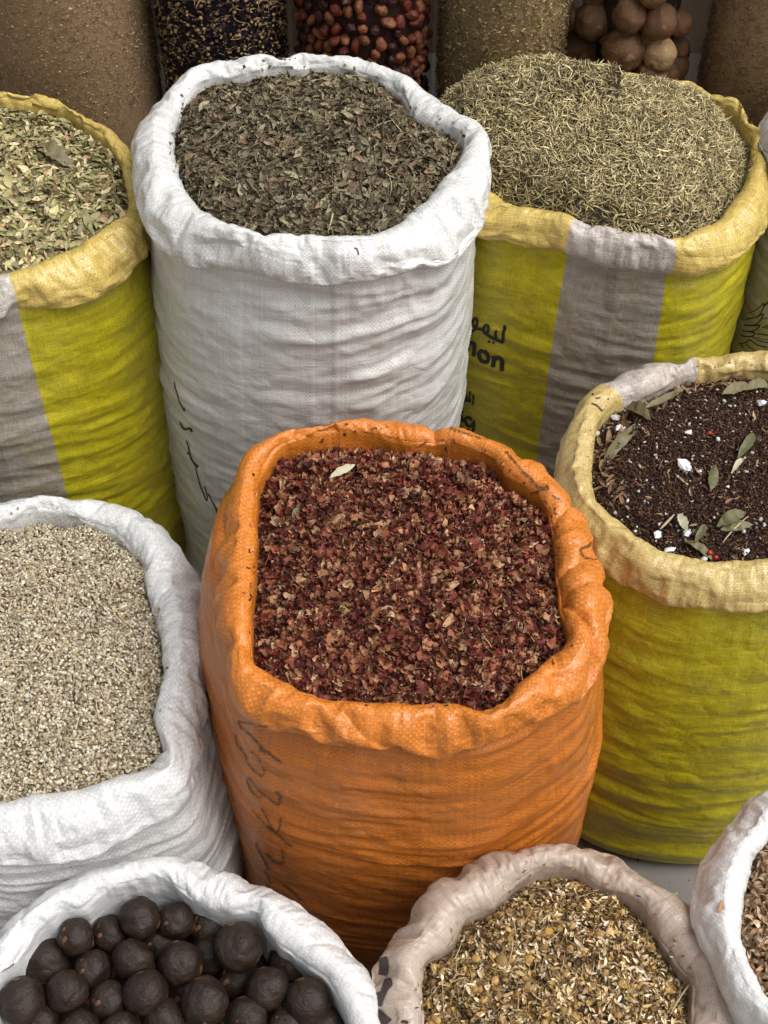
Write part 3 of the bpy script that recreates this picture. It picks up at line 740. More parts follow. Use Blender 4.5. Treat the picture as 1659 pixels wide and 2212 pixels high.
S9 = make_sack("peel", "woven_sack", m_white3,
    [(1659,1812),(1649,1834),(1627,1861),(1612,1904),(1603,1968),(1600,2032),(1622,2102),(1659,2161),(1740,2200),(1870,2190),(1960,2110),(1990,2000),(1970,1900),(1900,1820),(1800,1790),(1720,1790)],
    [(1659,1697),(1627,1716),(1600,1753),(1574,1796),(1536,1844),(1509,1904),(1501,1947),(1512,2010),(1540,2080),(1570,2160),(1640,2250),(1750,2310),(1900,2310),(2030,2220),(2080,2070),(2070,1900),(1980,1780),(1850,1700),(1750,1685)],
    .50, .040, .060, "white woven sack in the lower right corner, filled with curled orange petals", seed=97, pinch=8, base=.93)
# far right sack: round rim, mostly behind the others
def ring(cx, cy, z, r, n=28):
    a = np.linspace(0, 2*np.pi, n, endpoint=False); x = cx+r*np.cos(a); y = cy+r*np.sin(a)
    q = np.stack([x, y, np.full(n, z)-CAMZ], -1); dep = q[:, 1]*CP-q[:, 2]*SP
    return np.stack([829.5+q[:, 0]/dep*FPX, 1106+(-q[:, 1]*SP-q[:, 2]*CP)/dep*FPX], -1)
S10 = make_sack("emblem", "woven_sack", m_grey, ring(.735, 1.60, .76, .140), ring(.735, 1.60, .76, .195),
    .76, .03, .055, "greyish white woven sack at the right edge with black feather emblem, behind the yellow sack", seed=103, pinch=7, base=.95)

#@@SPLIT
# ------------------------------------------------------------------ what is in the sacks
def mk(t, H, n, seed, size, rnd, **kw):
    P, N = H.sample(n, seed, kw.pop('lift', 0), kw.pop('jit', .003), kw.pop('rmax', .985))
    return dict(t=t, P=P, N=N, size=size, rnd=rnd, **kw)

# mint
H2 = Heap(S2, .036, .050, .8, 1, .012)
m_mint = piece_material("dried_mint", [(0, (.05, .035, .02)), (.25, (.125, .095, .055)), (.5, (.21, .175, .105)), (.72, (.29, .255, .16)), (.86, (.20, .12, .07)), (.93, (.30, .25, .16)), (1, (.45, .38, .24))])
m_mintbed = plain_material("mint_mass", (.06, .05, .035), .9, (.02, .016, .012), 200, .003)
heap_thing(H2, "dried_mint", "heap of crumbled grey green dried mint leaves in the tall white sack", "dried herb",
    [mk(T(shred_t, 14, 1, asp=.5, curl=.9), H2, 21000, 1, (.005, .013), (0, .84), tilt=.55, jit=.004),
     mk(T(leaf_t, 8, 2, wid=.4, curl=1.2, fold_=.8), H2, 2600, 2, (.010, .024), (.15, .9), tilt=.5, lift=.003),
     mk(T(needle_t, 6, 3, th=.035), H2, 260, 3, (.018, .045), (.84, 1.0), tilt=.2, lift=.006),
     rim_crumbs(S2, T(shred_t, 6, 51, asp=.5), 60, 5, (.003, .008), (0, .8))],
    m_mint, m_mintbed, 5)
# rosemary
H3 = Heap(S3, .030, .115, .75, 9, .007, edge=1.0, shift=(-.012, -.01), spill=(math.radians(-108), .5))
m_ros = piece_material("dried_rosemary", [(0, (.08, .06, .03)), (.2, (.20, .17, .09)), (.5, (.48, .395, .19)), (.8, (.67, .56, .30)), (.93, (.80, .69, .42)), (.96, (.28, .13, .05)), (1, (.30, .12, .05))], rough=.6)
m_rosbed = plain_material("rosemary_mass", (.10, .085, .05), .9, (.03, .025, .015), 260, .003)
heap_thing(H3, "dried_rosemary", "high mound of straw green rosemary needles spilling over the yellow sack", "dried herb",
    [mk(T(needle_t, 10, 4, th=.125, bend=.24), H3, 27000, 4, (.010, .021), (.05, .96), tilt=.55, jit=.0045, rmax=1.03),
     mk(T(needle_t, 6, 4, th=.06, bend=.3), H3, 900, 14, (.016, .028), (.5, 1), tilt=.5, lift=.004),
     rim_crumbs(S3, T(needle_t, 6, 55, th=.1), 160, 5, (.006, .014), (.1, .9))],
    m_ros, m_rosbed, 6)
# pale green leaves
H1 = Heap(S1, .030, .045, .8, 17, .006)
m_lv = piece_material("dried_green_leaves", [(0, (.10, .07, .035)), (.15, (.18, .14, .06)), (.4, (.28, .255, .11)), (.65, (.40, .37, .17)), (.82, (.56, .49, .25)), (.93, (.62, .47, .27)), (1, (.32, .16, .08))], rough=.5, spec=.4, nscale=120, var=.2)
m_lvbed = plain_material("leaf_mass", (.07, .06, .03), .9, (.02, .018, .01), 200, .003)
heap_thing(H1, "dried_leaves", "heap of small pale green oval dried leaves in the left yellow sack", "dried leaves",
    [mk(T(leaf_t, 14, 5, wid=.36, curl=.5, fold_=.45), H1, 12500, 6, (.011, .022), (.05, 1), tilt=.55, jit=.007, stretch=(.6, 1.2)),
     mk(T(leaf_t, 6, 6, wid=.45, curl=.5), H1, 110, 7, (.020, .027), (.3, .9), tilt=.3, lift=.007),
     mk(T(needle_t, 5, 7, th=.03), H1, 240, 8, (.02, .05), (0, .2), tilt=.25, lift=.005)],
    m_lv, m_lvbed, 7)
# rose petals
H4 = Heap(S4, .050, .060, .8, 27, .012)
m_rose = piece_material("dried_rose_petals", [(0, (.045, .013, .010)), (.34, (.13, .030, .022)), (.54, (.22, .055, .034)), (.69, (.30, .12, .06)), (.84, (.40, .21, .105)), (.95, (.48, .31, .18)), (1, (.56, .46, .30))], rough=.6, nscale=180)
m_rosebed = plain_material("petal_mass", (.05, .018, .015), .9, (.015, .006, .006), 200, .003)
heap_thing(H4, "dried_rose_petals", "heap of crumpled dark red and tan rose petals in the orange sack", "dried petals",
    [mk(T(shred_t, 18, 8, asp=.75, curl=1.1, rough=.3), H4, 20000, 9, (.005, .0125), (0, .93), tilt=.6, jit=.0045),
     mk(T(shred_t, 12, 9, asp=.7, curl=1.2, n=5), H4, 1500, 10, (.012, .019), (.3, .95), tilt=.45, lift=.003),
     mk(T(ico_t, 6, 10, sub=2, asp=(1, .8, .8), jit=.12), H4, 160, 11, (.009, .014), (.3, .9), tilt=.6, lift=.002),
     mk(T(needle_t, 5, 11, th=.06), H4, 260, 12, (.012, .026), (.85, 1), tilt=.25, lift=.004),
     rim_crumbs(S4, T(shred_t, 6, 52, asp=.6), 70, 5, (.002, .007), (0, .9))],
    m_rose, m_rosebed, 8)
# dark tea mix
H5 = Heap(S5, .034, .035, .8, 37, .005)
m_tea = piece_material("tea_mix", [(0, (.025, .012, .008)), (.45, (.060, .027, .016)), (.8, (.10, .044, .025)), (.9, (.18, .09, .045)), (.958, (.35, .26, .15)), (.963, (.38, .07, .045)), (.968, (.30, .28, .26)), (1, (.55, .53, .51))], rough=.6, nscale=500)
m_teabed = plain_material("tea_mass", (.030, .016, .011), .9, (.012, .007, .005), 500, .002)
heap_thing(H5, "tea_mix", "dark brown granular tea mix with flecks of salt and chaff in the pale rimmed sack", "tea",
    [mk(T(ico_t, 8, 12, sub=1, asp=(1, .6, .5), jit=.2), H5, 26000, 13, (.0018, .0042), (0, .92), tilt=.7, jit=.002),
     mk(T(shred_t, 6, 13, asp=.6, n=3), H5, 5000, 15, (.002, .005), (.3, 1), tilt=.6, lift=.001),
     mk(T(needle_t, 5, 14, th=.12), H5, 1100, 16, (.004, .010), (.85, .965), tilt=.3, lift=.002),
     mk(T(leaf_t, 6, 57, wid=.3, curl=1.0, fold_=.8), H5, 90, 58, (.006, .016), (.93, .965), tilt=.4, lift=.002),
     mk(T(ico_t, 6, 59, sub=1, asp=(1, .8, .4), jit=.3), H5, 200, 60, (.003, .0075), (.975, 1), tilt=.6, lift=.002),
     edge_bits(H5, T(leaf_t, 8, 62, wid=.28, curl=1.0, fold_=.9), 130, 63, (.010, .028), (.90, .93)),
     rim_crumbs(S5, T(ico_t, 4, 56, sub=1), 80, 5, (.001, .003), (0, .95))],
    m_tea, m_teabed, 9)
# pale buds
H6 = Heap(S6, .040, .040, .8, 47, .012)
m_bud = piece_material("pale_buds", [(0, (.22, .145, .075)), (.2, (.36, .285, .18)), (.6, (.52, .46, .34)), (.88, (.64, .59, .47)), (.93, (.60, .46, .25)), (1, (.68, .54, .32))], rough=.8, nscale=300)
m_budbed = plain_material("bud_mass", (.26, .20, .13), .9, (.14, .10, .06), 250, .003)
heap_thing(H6, "dried_flower_buds", "heap of tiny pale beige flower buds with straw bits in the left white sack", "dried buds",
    [mk(T(ico_t, 8, 15, sub=1, asp=(1, .66, .6), jit=.08), H6, 19000, 17, (.0042, .0072), (.1, .9), tilt=.6, jit=.003),
     mk(T(shred_t, 8, 16, asp=.4, n=3), H6, 5000, 18, (.003, .008), (0, .5), tilt=.6, lift=.000),
     mk(T(needle_t, 8, 17, th=.05, bend=.25), H6, 620, 19, (.010, .030), (.89, 1), tilt=.25, lift=.004),
     rim_crumbs(S6, T(ico_t, 4, 53), 90, 5, (.002, .006), (0, .9))],
    m_bud, m_budbed, 10)
# chamomile
H8 = Heap(S8, .050, .055, .8, 57, .012)
m_cha = piece_material("dried_chamomile", [(0, (.05, .03, .013)), (.25, (.16, .092, .036)), (.5, (.30, .18, .068)), (.68, (.44, .28, .09)), (.80, (.56, .39, .19)), (.92, (.68, .55, .36)), (1, (.78, .69, .53))], rough=.75, nscale=220)
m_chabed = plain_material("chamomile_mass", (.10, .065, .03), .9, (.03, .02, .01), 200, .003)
heap_thing(H8, "dried_chamomile", "heap of crushed chamomile heads and pale petals in the translucent sack", "dried flowers",
    [mk(T(shred_t, 14, 18, asp=.5, curl=.9), H8, 15000, 20, (.0035, .010), (0, .93), tilt=.6, jit=.004),
     mk(T(ico_t, 6, 19, sub=2, asp=(1, 1, .7), jit=.14), H8, 330, 21, (.007, .012), (.3, .78), tilt=.6, lift=.001),
     mk(T(leaf_t, 6, 20, wid=.35, curl=.8), H8, 2000, 22, (.006, .012), (.8, 1), tilt=.5, lift=.003),
     mk(T(needle_t, 8, 21, th=.035, bend=.3), H8, 420, 23, (.012, .040), (.55, .9), tilt=.25, lift=.005),
     rim_crumbs(S8, T(shred_t, 6, 54, asp=.5), 60, 5, (.002, .006), (.2, 1))],
    m_cha, m_chabed, 11)
# curled petals
H9 = Heap(S9, .035, .05, .8, 67, .006)
m_peel = piece_material("curled_petals", [(0, (.20, .10, .05)), (.3, (.38, .22, .12)), (.7, (.52, .36, .22)), (1, (.64, .50, .34))], rough=.6, nscale=160, var=.2)
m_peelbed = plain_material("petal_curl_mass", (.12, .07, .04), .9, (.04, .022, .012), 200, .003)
heap_thing(H9, "curled_petals", "heap of hooked pale orange dried petals in the lower right sack", "dried petals",
    [mk(T(curl_t, 12, 22), H9, 5200, 24, (.010, .018), (.05, 1), tilt=1.0, jit=.005, lift=.002)], m_peel, m_peelbed, 12)
# far right sack
H10 = Heap(S10, .03, .03, .8, 77, .006)
b10 = H10.bed("dried_seeds", plain_material("brown_grain", (.25, .18, .10), .8, (.12, .08, .04), 300, .003))
tag(b10, "light brown dried seeds inside the grey feather emblem sack, out of view", "dried seeds", None, "stuff")

# black limes in the lower left sack
def lime_mesh(r, rad, ribs=0, seed=0, dent=.0, name_=''):
    bm = bmesh.new(); bmesh.ops.create_uvsphere(bm, u_segments=48, v_segments=32, radius=1)
    V = np.array([v.co[:] for v in bm.verts]); F = [[v.index for v in f.verts] for f in bm.faces]; bm.free()
    q = [f for f in F if len(f) == 4]; t = [f for f in F if len(f) == 3]
    n = perlin(V[:, 0]*1.6+seed*7.1, V[:, 1]*1.6+V[:, 2]*1.3, seed)*.07+perlin(V[:, 0]*3.4+V[:, 2]*2, V[:, 1]*3.4+seed*3.3, seed+1)*.018
    a = np.arctan2(V[:, 1], V[:, 0]); eq = np.clip(1-V[:, 2]**2, 0, 1)
    if ribs: n = n-.05*np.abs(np.sin(a*ribs/2+seed))**8*eq
    n = n+.10*np.clip(np.abs(V[:, 2])-.93, 0, 1)/.07*np.sign(V[:, 2])*(.6)
    if name_ != 'brown': n = n-.03*np.clip(np.abs(perlin(V[:, 0]*1.1+seed, V[:, 1]*1.1+V[:, 2]*2.0+seed*2.7, seed+5))*-6+1, 0, 1)
    for _ in range(2):
        dv = norm(r.normal(size=3)); k = np.clip((V@dv-.74)/.26, 0, 1); n = n-dent*k*k*.5
    V = V*(1+n)[:, None]*np.array([1, 1, .93])
    return V*rad, [np.array(q), np.array(t)]
def lime_material(name, c1, c2, c3, rough=.55):
    s = NT(name); tc = s.n("ShaderNodeTexCoord"); ob = tc.outputs['Object']
    n1 = s.noise(ob, 28, 5, .65); n2 = s.noise(ob, 170, 4, .7); n3 = s.noise(s.map(ob, (1, 1, 1), (3, 1, 4)), 62, 1)
    c = s.mix(s.rng(n1, .3, .7, 0, 1), c1, c2); c = s.mix(s.rng(n2, .55, .8, 0, .5), c, tuple(x*1.8 for x in c2))
    c = s.mix(s.rng(n3, .66, .69, 0, .8), c, c3)
    return s.done(s.bsdf(c, rough, .35, s.bump(s.math('ADD', n2, s.math('MULTIPLY', n1, 2.0)), .0024, .8)))
m_lime = lime_material("black_lime_skin", (.0105, .0058, .0036), (.032, .018, .0105), (.20, .09, .04), .50)
m_lime2 = lime_material("brown_lime_skin", (.10, .048, .022), (.22, .115, .058), (.34, .20, .10))
m_lime3 = lime_material("pale_lime_skin", (.42, .26, .13), (.60, .42, .23), (.16, .08, .04))
def lime(px, py, rpx, z, label, cat="dried lime", group=None, mat=None, y=None, seed=0, ribs=0, dent=.3, name="black_lime"):
    r = np.random.RandomState(seed+500)
    p = unproj(px, py, z) if y is None else None
    if y is not None:
        d = ray(px, py); p = d*(y/d[1]); p[2] += CAMZ
    dep = (p[1])*CP-(p[2]-CAMZ)*SP
    V, F = lime_mesh(r, rpx*dep/FPX, ribs, seed, dent, 'brown' if y is not None else '')
    R = np.array(Euler((r.uniform(0, 6), r.uniform(0, 6), r.uniform(0, 6))).to_matrix())
    o = mesh_np(name, V@R.T, F, mat or m_lime, True); o.location = p
    return tag(o, label, cat, group)
zl = .45-.045
LB = [  # x, y, radius, height offset, ribs, words
 (164,2024,41,.000,0,"smooth round black lime near the far left of the white sack, under its rim"),
 (302,1983,47,.004,3,"faintly ribbed black lime highest against the far rim of the white sack"),
 (380,1990,42,-.012,0,"dark black lime with a pale stem scar tucked under the far rim"),
 (238,2017,42,-.020,2,"shaded black lime wedged behind two others near the far rim"),
 (513,2046,54,.006,0,"largest black lime, round and evenly dark, by the right rim of the white sack"),
 (391,2081,50,.002,2,"black lime with two pale specks, left of the largest lime"),
 (290,2072,48,.000,0,"black lime with a dented right side in the middle of the heap"),
 (201,2093,41,-.006,2,"lumpy black lime between the ribbed one and the dented one"),
 (145,2142,46,.004,5,"deeply ribbed upright black lime at the left of the heap"),
 (235,2160,42,.000,2,"black lime with a pointed lower tip, right of the deeply ribbed lime"),
 (315,2144,51,.008,0,"smooth bright topped black lime near the middle of the bottom edge"),
 (442,2163,54,.004,2,"big black lime with a grey worn patch on its right side"),
 (577,2136,49,.003,0,"black lime resting lower right of the largest lime"),
 (664,2165,54,.000,3,"black lime with small pale dots beside the right rim"),
 (48,2163,53,.002,3,"black lime at the left edge of the picture in the white sack"),
 (452,2062,42,-.030,0,"black lime mostly hidden behind the largest one"),
 (100,2078,56,-.030,0,"shadowed black lime under the left rim of the white sack"),
 (448,2000,40,-.030,0,"black lime lost in shade below the far rim fold"),
 (624,2078,46,-.030,0,"black lime in shade under the right rim fold"),
 (534,2198,47,-.002,0,"black lime cut by the bottom edge, between two big ones"),
 (354,2205,49,-.008,0,"black lime cut by the bottom edge under the smooth bright topped one"),
 (172,2222,43,.000,0,"black lime cut by the bottom edge under the ribbed one"),
 (259,2224,42,-.004,0,"small black lime cut by the bottom edge, left of the middle"),
 (95,2210,40,-.015,0,"black lime low in the bottom left corner"),
 (508,2115,40,-.040,0,"black lime deep in the gap below the largest lime"),
 (700,2215,45,-.015,0,"black lime in the bottom right of the white sack"),
 (345,2035,40,-.038,0,"black lime deep in the gap behind the middle ones"),
 (620,2215,44,-.012,0,"black lime cut by the bottom edge near the right rim"),
]
for i, (x, y, r_, dz, rb, lab) in enumerate(LB):
    lime(x, y, r_, zl+dz, lab, seed=i+1, ribs=rb, dent=.10 if 'dent' not in lab else .6)
H7 = Heap(S7, .12, .02, .8, 87, .004)
b7 = H7.bed("lime_bed", m_lime); tag(b7, "packed dark layer of dried limes beneath the black ones on top", "dried limes", None, "stuff")

#@@SPLIT
# ------------------------------------------------------------------ clear bags along the back
def film_material():
    s = NT("clear_film"); tc = s.n("ShaderNodeTexCoord"); ob = tc.outputs['Object']
    nz = s.noise(s.map(ob, (1, 1, .35)), 26, 4, .6, 1.2); nb = s.bump(nz, .012, .8)
    g = s.n("ShaderNodeBsdfGlossy"); g.inputs['Roughness'].default_value = .14; s.l(nb, g.inputs['Normal'])
    t = s.n("ShaderNodeBsdfTransparent"); t.inputs[0].default_value = (.96, .95, .94, 1)
    fr = s.n("ShaderNodeFresnel"); fr.inputs[0].default_value = 1.25; s.l(nb, fr.inputs['Normal'])
    mx = s.n("ShaderNodeMixShader"); s.l(s.math('MULTIPLY', fr.outputs[0], .30), mx.inputs[0]); s.l(t.outputs[0], mx.inputs[1]); s.l(g.outputs[0], mx.inputs[2])
    return s.done(mx.outputs[0])
m_film = film_material()
m_tie = plain_material("tie", (.5, .1, .08), .5)
ZL = .402
def clear_bag(cx, cy, r, h, label, seed):
    """tall clear film bag gathered and tied at the top"""
    prof = [(.0, .0), (.75, .0), (.93, .008), (1., .035), (1.0, .2*h), (1.01, .5*h), (1., .86*h), (.9, .93*h), (.5, .985*h), (.16, 1.02*h), (.13, 1.04*h), (.3, 1.09*h), (.42, 1.13*h)]
    N = 96; th = np.linspace(-np.pi, np.pi, N, endpoint=False); V = []
    zs = []
    pr = np.array(prof); L = np.linspace(0, len(prof)-1, 70); rr_ = np.interp(L, range(len(prof)), pr[:, 0]); zz = np.interp(L, range(len(prof)), pr[:, 1])
    for q, z in zip(rr_, zz):
        top = np.clip((z-.88*h)/(.1*h), 0, 1)
        rad = r*q*(1+.10*top*np.sin(th*14+seed)+.006*perlin((th/(2*np.pi)+.5)*9, z*9, seed, 9)+.004*perlin((th/(2*np.pi)+.5)*20, z*25, seed, 20))
        V.append(np.stack([rad*np.sin(th), -rad*np.cos(th), np.full(N, z)], -1))
    V = np.array(V); M = len(V)
    i = np.arange(M-1)[:, None]; j = np.arange(N)[None]; j1 = (j+1) % N
    F = np.stack([i*N+j, i*N+j1, (i+1)*N+j1, (i+1)*N+j], -1).reshape(-1, 4)
    o = mesh_np("clear_bag", V.reshape(-1, 3), F, m_film, True); o.location = (cx, cy, ZL); tag(o, label, "plastic bag", "clear bags standing along the back")
    bm = bmesh.new(); bmesh.ops.create_cone(bm, segments=24, radius1=r*.19, radius2=r*.19, depth=.012, cap_ends=True)
    me = bpy.data.meshes.new("tie_band"); bm.to_mesh(me); bm.free(); me.materials.append(m_tie)
    t = bpy.data.objects.new("tie_band", me); scene.collection.objects.link(t); t.parent = o; t.location = (0, 0, 1.03*h)
    return o
def column(cx, cy, r, h, n, seed, z0=.0):
    """points on the visible half of a filled bag"""
    q = np.random.RandomState(seed); th = q.uniform(-1.9, 1.9, n); z = q.uniform(z0, h*.88, n)
    rad = r+q.uniform(-.003, .0005, n)
    P = np.stack([cx+rad*np.sin(th), cy-rad*np.cos(th), ZL+z], -1)
    N = np.stack([np.sin(th), -np.cos(th), np.zeros(n)], -1)
    k = q.rand(n) < np.where(ZL+z < .62, .25, 1)
    return P[k], N[k]
def core(cx, cy, r, h, mat, parent, name="packed_mass"):
    N = 64; th = np.linspace(-np.pi, np.pi, N, endpoint=False); V = []
    for q, z in ((.02, .004), (.9, .004), (1, .03), (1, .3*h), (1, .6*h), (1, .86*h), (.85, .92*h), (.02, .97*h)):
        V.append(np.stack([r*q*np.sin(th), -r*q*np.cos(th), np.full(N, z)], -1))
    V = np.array(V); M = len(V); i = np.arange(M-1)[:, None]; j = np.arange(N)[None]; j1 = (j+1) % N
    F = np.stack([i*N+j, i*N+j1, (i+1)*N+j1, (i+1)*N+j], -1).reshape(-1, 4)
    o = mesh_np(name, V.reshape(-1, 3), F, mat, True, parent=parent)
    o.location = np.array((cx, cy, ZL))-np.array(parent.location)
def herb_bag(cx, cy, r, h, lab_bag, name, lab, cat, groups, mat, bed, seed, n):
    clear_bag(cx, cy, r, h, lab_bag, seed)
    gs = []
    for k, (t, frac, size, rnd, kw) in enumerate(groups):
        P, N = column(cx, cy, r-.003, h, int(n*frac), seed*10+k); gs.append(dict(t=t, P=P, N=N, size=size, rnd=rnd, **kw))
    o = scatter(name, gs, mat, seed); tag(o, lab, cat, None, "stuff"); core(cx, cy, r-.006, h, bed, o)
m_hb = piece_material("brown_herb", [(0, (.17, .10, .05)), (.35, (.36, .235, .125)), (.75, (.56, .39, .22)), (1, (.80, .62, .40))], nscale=400)
m_hbbed = plain_material("brown_herb_mass", (.47, .33, .19), .9, (.30, .20, .11), 300, .002)
m_hg = piece_material("olive_herb", [(0, (.15, .10, .04)), (.35, (.34, .245, .115)), (.75, (.55, .42, .21)), (1, (.82, .66, .38))], nscale=400)
m_hgbed = plain_material("olive_herb_mass", (.42, .31, .16), .9, (.26, .19, .09), 300, .002)
m_pu = piece_material("purple_flowers", [(0, (.012, .008, .014)), (.45, (.032, .018, .034)), (.7, (.06, .032, .045)), (.76, (.36, .23, .10)), (1, (.66, .47, .24))], nscale=300)
m_pubed = plain_material("purple_mass", (.020, .013, .020), .9, (.008, .005, .008), 200, .002)
fl = T(shred_t, 8, 41, asp=.45, n=3, curl=.5); ne = T(needle_t, 6, 42, th=.12, bend=.5); ic = T(ico_t, 5, 43, sub=1, asp=(1, .9, .8), jit=.15)
BY = 1.97
herb_bag(-.510, BY, .141, .80, "clear plastic bag of brown chopped herb behind the left yellow sack", "brown_herb", "light brown finely chopped dried herb in the widest left clear bag", "dried herb",
    [(ne, .7, (.003, .007), (0, 1), dict(tilt=.4)), (fl, .3, (.003, .006), (.2, 1), dict(tilt=.4))], m_hb, m_hbbed, 3, 26000)
herb_bag(-.780, BY+.03, .124, .80, "clear plastic bag cut by the left edge of the picture, a thin sliver", "brown_herb", "brown herb in the clear bag at the very left edge", "dried herb",
    [(ne, 1, (.004, .008), (0, 1), dict(tilt=.4))], m_hb, m_hbbed, 4, 5000)
herb_bag(-.260, BY, .104, .80, "clear plastic bag of purple and yellow dried flowers behind the tall white sack", "purple_flowers", "dark purple dried flowers flecked with yellow buds in a clear bag", "dried flowers",
    [(fl, .55, (.006, .014), (0, .72), dict(tilt=.5)), (ic, .12, (.005, .008), (.75, 1), dict(tilt=.5)), (fl, .30, (.004, .009), (.74, 1), dict(tilt=.5)), (ne, .03, (.01, .03), (.76, 1), dict(tilt=.1))], m_pu, m_pubed, 5, 14000)
herb_bag(.1915, BY, .107, .80, "clear plastic bag of olive brown chopped herb left of the brown lime bag", "olive_herb", "coarse olive brown chopped herb in a clear bag behind the white sack", "dried herb",
    [(fl, .6, (.004, .009), (.1, 1), dict(tilt=.4)), (ne, .4, (.004, .009), (0, 1), dict(tilt=.4))], m_hg, m_hgbed, 6, 17000)
herb_bag(.622, BY-.02, .106, .80, "clear plastic bag of rusty brown herb at the upper right corner", "rusty_herb", "fine rusty brown dried herb in the rightmost clear bag", "dried herb",
    [(ne, 1, (.005, .011), (0, .85), dict(tilt=.4))], m_hb, m_hbbed, 7, 17000)
# clear bag of brown limes
ecx, ecy, er = .408, BY, .106
clear_bag(ecx, ecy, er, .80, "clear plastic bag of whole brown dried limes at the upper right", 8)
EL = [(1226,105,24,"brown lime squeezed at the left wall of the clear bag beside the olive herb",m_lime2),
      (1318,72,30,"brown lime set back between four others in the clear bag",m_lime2),
      (1392,78,30,"brown lime set back above the pale one in the clear bag",m_lime2),
      (1298,152,30,"brown lime low in the clear bag half behind the rosemary mound",m_lime2),
      (1283,47,42,"brown dried lime upper left in the clear bag, third from the left edge",m_lime2),
      (1361,33,38,"darkest brown lime at the top middle of the clear bag",m_lime2),
      (1423,47,40,"brown lime upper right in the clear bag, dimple facing right",m_lime2),
      (1250,108,45,"brown lime lower left in the clear bag, against the olive herb",m_lime2),
      (1346,109,48,"largest brown lime in the lower middle of the clear bag",m_lime2),
      (1424,116,37,"pale tan lime with a dark round hole in the clear bag",m_lime3),
      (1232,40,27,"brown lime cut by the left side of the clear bag",m_lime2),
      (1470,50,28,"brown lime at the right side of the clear bag",m_lime2),
      (1396,158,26,"small brown lime at the bottom of the clear bag above the rosemary",m_lime2),
      (1443,160,26,"brown lime at the bottom right of the clear bag",m_lime2),
      (1288,-22,36,"brown lime at the very top of the clear bag, left half",m_lime2),
      (1410,-16,34,"brown lime at the very top of the clear bag, right half",m_lime2),
      (1466,104,24,"brown lime peeking behind the pale one in the clear bag",m_lime2)]
def surf(px, py, cx, cy, r):
    d = ray(px, py); a = d[0]**2+d[1]**2; b = -2*(d[0]*cx+d[1]*cy); c_ = cx*cx+cy*cy-r*r
    disc = max(0, b*b-4*a*c_); t = (-b-math.sqrt(disc))/(2*a); p = d*t; p[2] += CAMZ
    return p
for i, (x, y, r_, lab, mt) in enumerate(EL):
    p = surf(x, y, ecx, ecy, er-(.060 if i < 4 else .034))
    lime(x, y, r_*1.02, 0, lab, mat=mt, y=p[1], seed=60+i, ribs=0, dent=.04, name="brown_lime")
core(ecx, ecy, er-.044, .80, m_lime, bpy.data.objects['brown_lime'])
rq = np.random.RandomState(5); n = 130; th_ = rq.uniform(-1.9, 1.9, n); zz_ = rq.uniform(.43, .66, n)
P = np.stack([ecx+(er-.034)*np.sin(th_), ecy-(er-.034)*np.cos(th_), zz_], -1); Nn_ = np.stack([np.sin(th_), -np.cos(th_), 0*th_], -1)
lf = scatter("lime_fill", [dict(t=T(ico_t, 4, 91, sub=3, asp=(1, .97, .93), jit=.008), P=P, N=Nn_, size=(.046, .056), rnd=(0, 1), tilt=1.)], m_lime2, 92)
tag(lf, "lower brown limes of the clear bag, hidden behind the rosemary mound", "dried lime", None, "stuff")
hole = surf(1421, 114, ecx, ecy, er-.010)
# clear bag of red dried fruit : each fruit its own object
ccx, ccy, crd = -.034, BY, .113
clear_bag(ccx, ccy, crd, .80, "clear plastic bag of wrinkled red brown dried fruit behind the tall white sack", 9)
m_fr = []
for k, (a_, b_) in enumerate((((.12, .022, .012), (.27, .06, .025)), ((.20, .06, .025), (.38, .15, .06)), ((.03, .010, .010), (.07, .02, .016)))):
    s = NT("fruit_skin"); tc = s.n("ShaderNodeTexCoord"); n1 = s.noise(tc.outputs['Object'], 130, 4, .7, .6)
    m_fr.append(s.done(s.bsdf(s.mix(s.rng(n1, .35, .65, 0, 1), a_, b_), .35, .5, s.bump(n1, .003, .8))))
fm = []
for k in range(9):
    r = np.random.RandomState(900+k); V, F = ico_t(r, 3, (1, .85, .8), .0)
    nn = -np.abs(perlin(V[:, 0]*9+k*5, V[:, 1]*9+V[:, 2]*7, k))*.30+perlin(V[:, 0]*3, V[:, 2]*3+k, k+3)*.15
    o = mesh_np("dried_fruit", V*(1+nn)[:, None]*.026, F, m_fr[k % 3], True); fm.append(o.data); bpy.data.objects.remove(o)
pts = []; r = np.random.RandomState(77); tries = 0
while len(pts) < 300 and tries < 60000:
    tries += 1; th_ = r.uniform(-1.65, 1.65); z = r.uniform(.66, 1.08)
    rad = crd-.011-r.uniform(0, .004)
    p = np.array([ccx+rad*math.sin(th_), ccy-rad*math.cos(th_), z])
    if all(np.linalg.norm(p-q) > .0168 for q in pts): pts.append(p)
for i, p in enumerate(pts):
    q = p-np.array([0, 0, CAMZ]); dep = q[1]*CP-q[2]*SP; yy = 1106+(-q[1]*SP-q[2]*CP)/dep*FPX
    if yy < -22 or yy > 215: continue
    o = bpy.data.objects.new("dried_fruit", fm[r.randint(9)]); scene.collection.objects.link(o)
    o.location = p; o.rotation_euler = tuple(r.uniform(0, 6.28, 3)); o.scale = [r.uniform(.7, 1.15), r.uniform(.65, .95), r.uniform(.65, .95)]
    tag(o, "wrinkled red brown dried fruit packed against the clear bag", "dried fruit", "red dried fruit in the clear bag")
n = 420; th_ = rq.uniform(-1.9, 1.9, n); zz_ = rq.uniform(.42, .68, n)
Pf = np.stack([ccx+(crd-.013)*np.sin(th_), ccy-(crd-.013)*np.cos(th_), zz_], -1); Nf = np.stack([np.sin(th_), -np.cos(th_), 0*th_], -1)
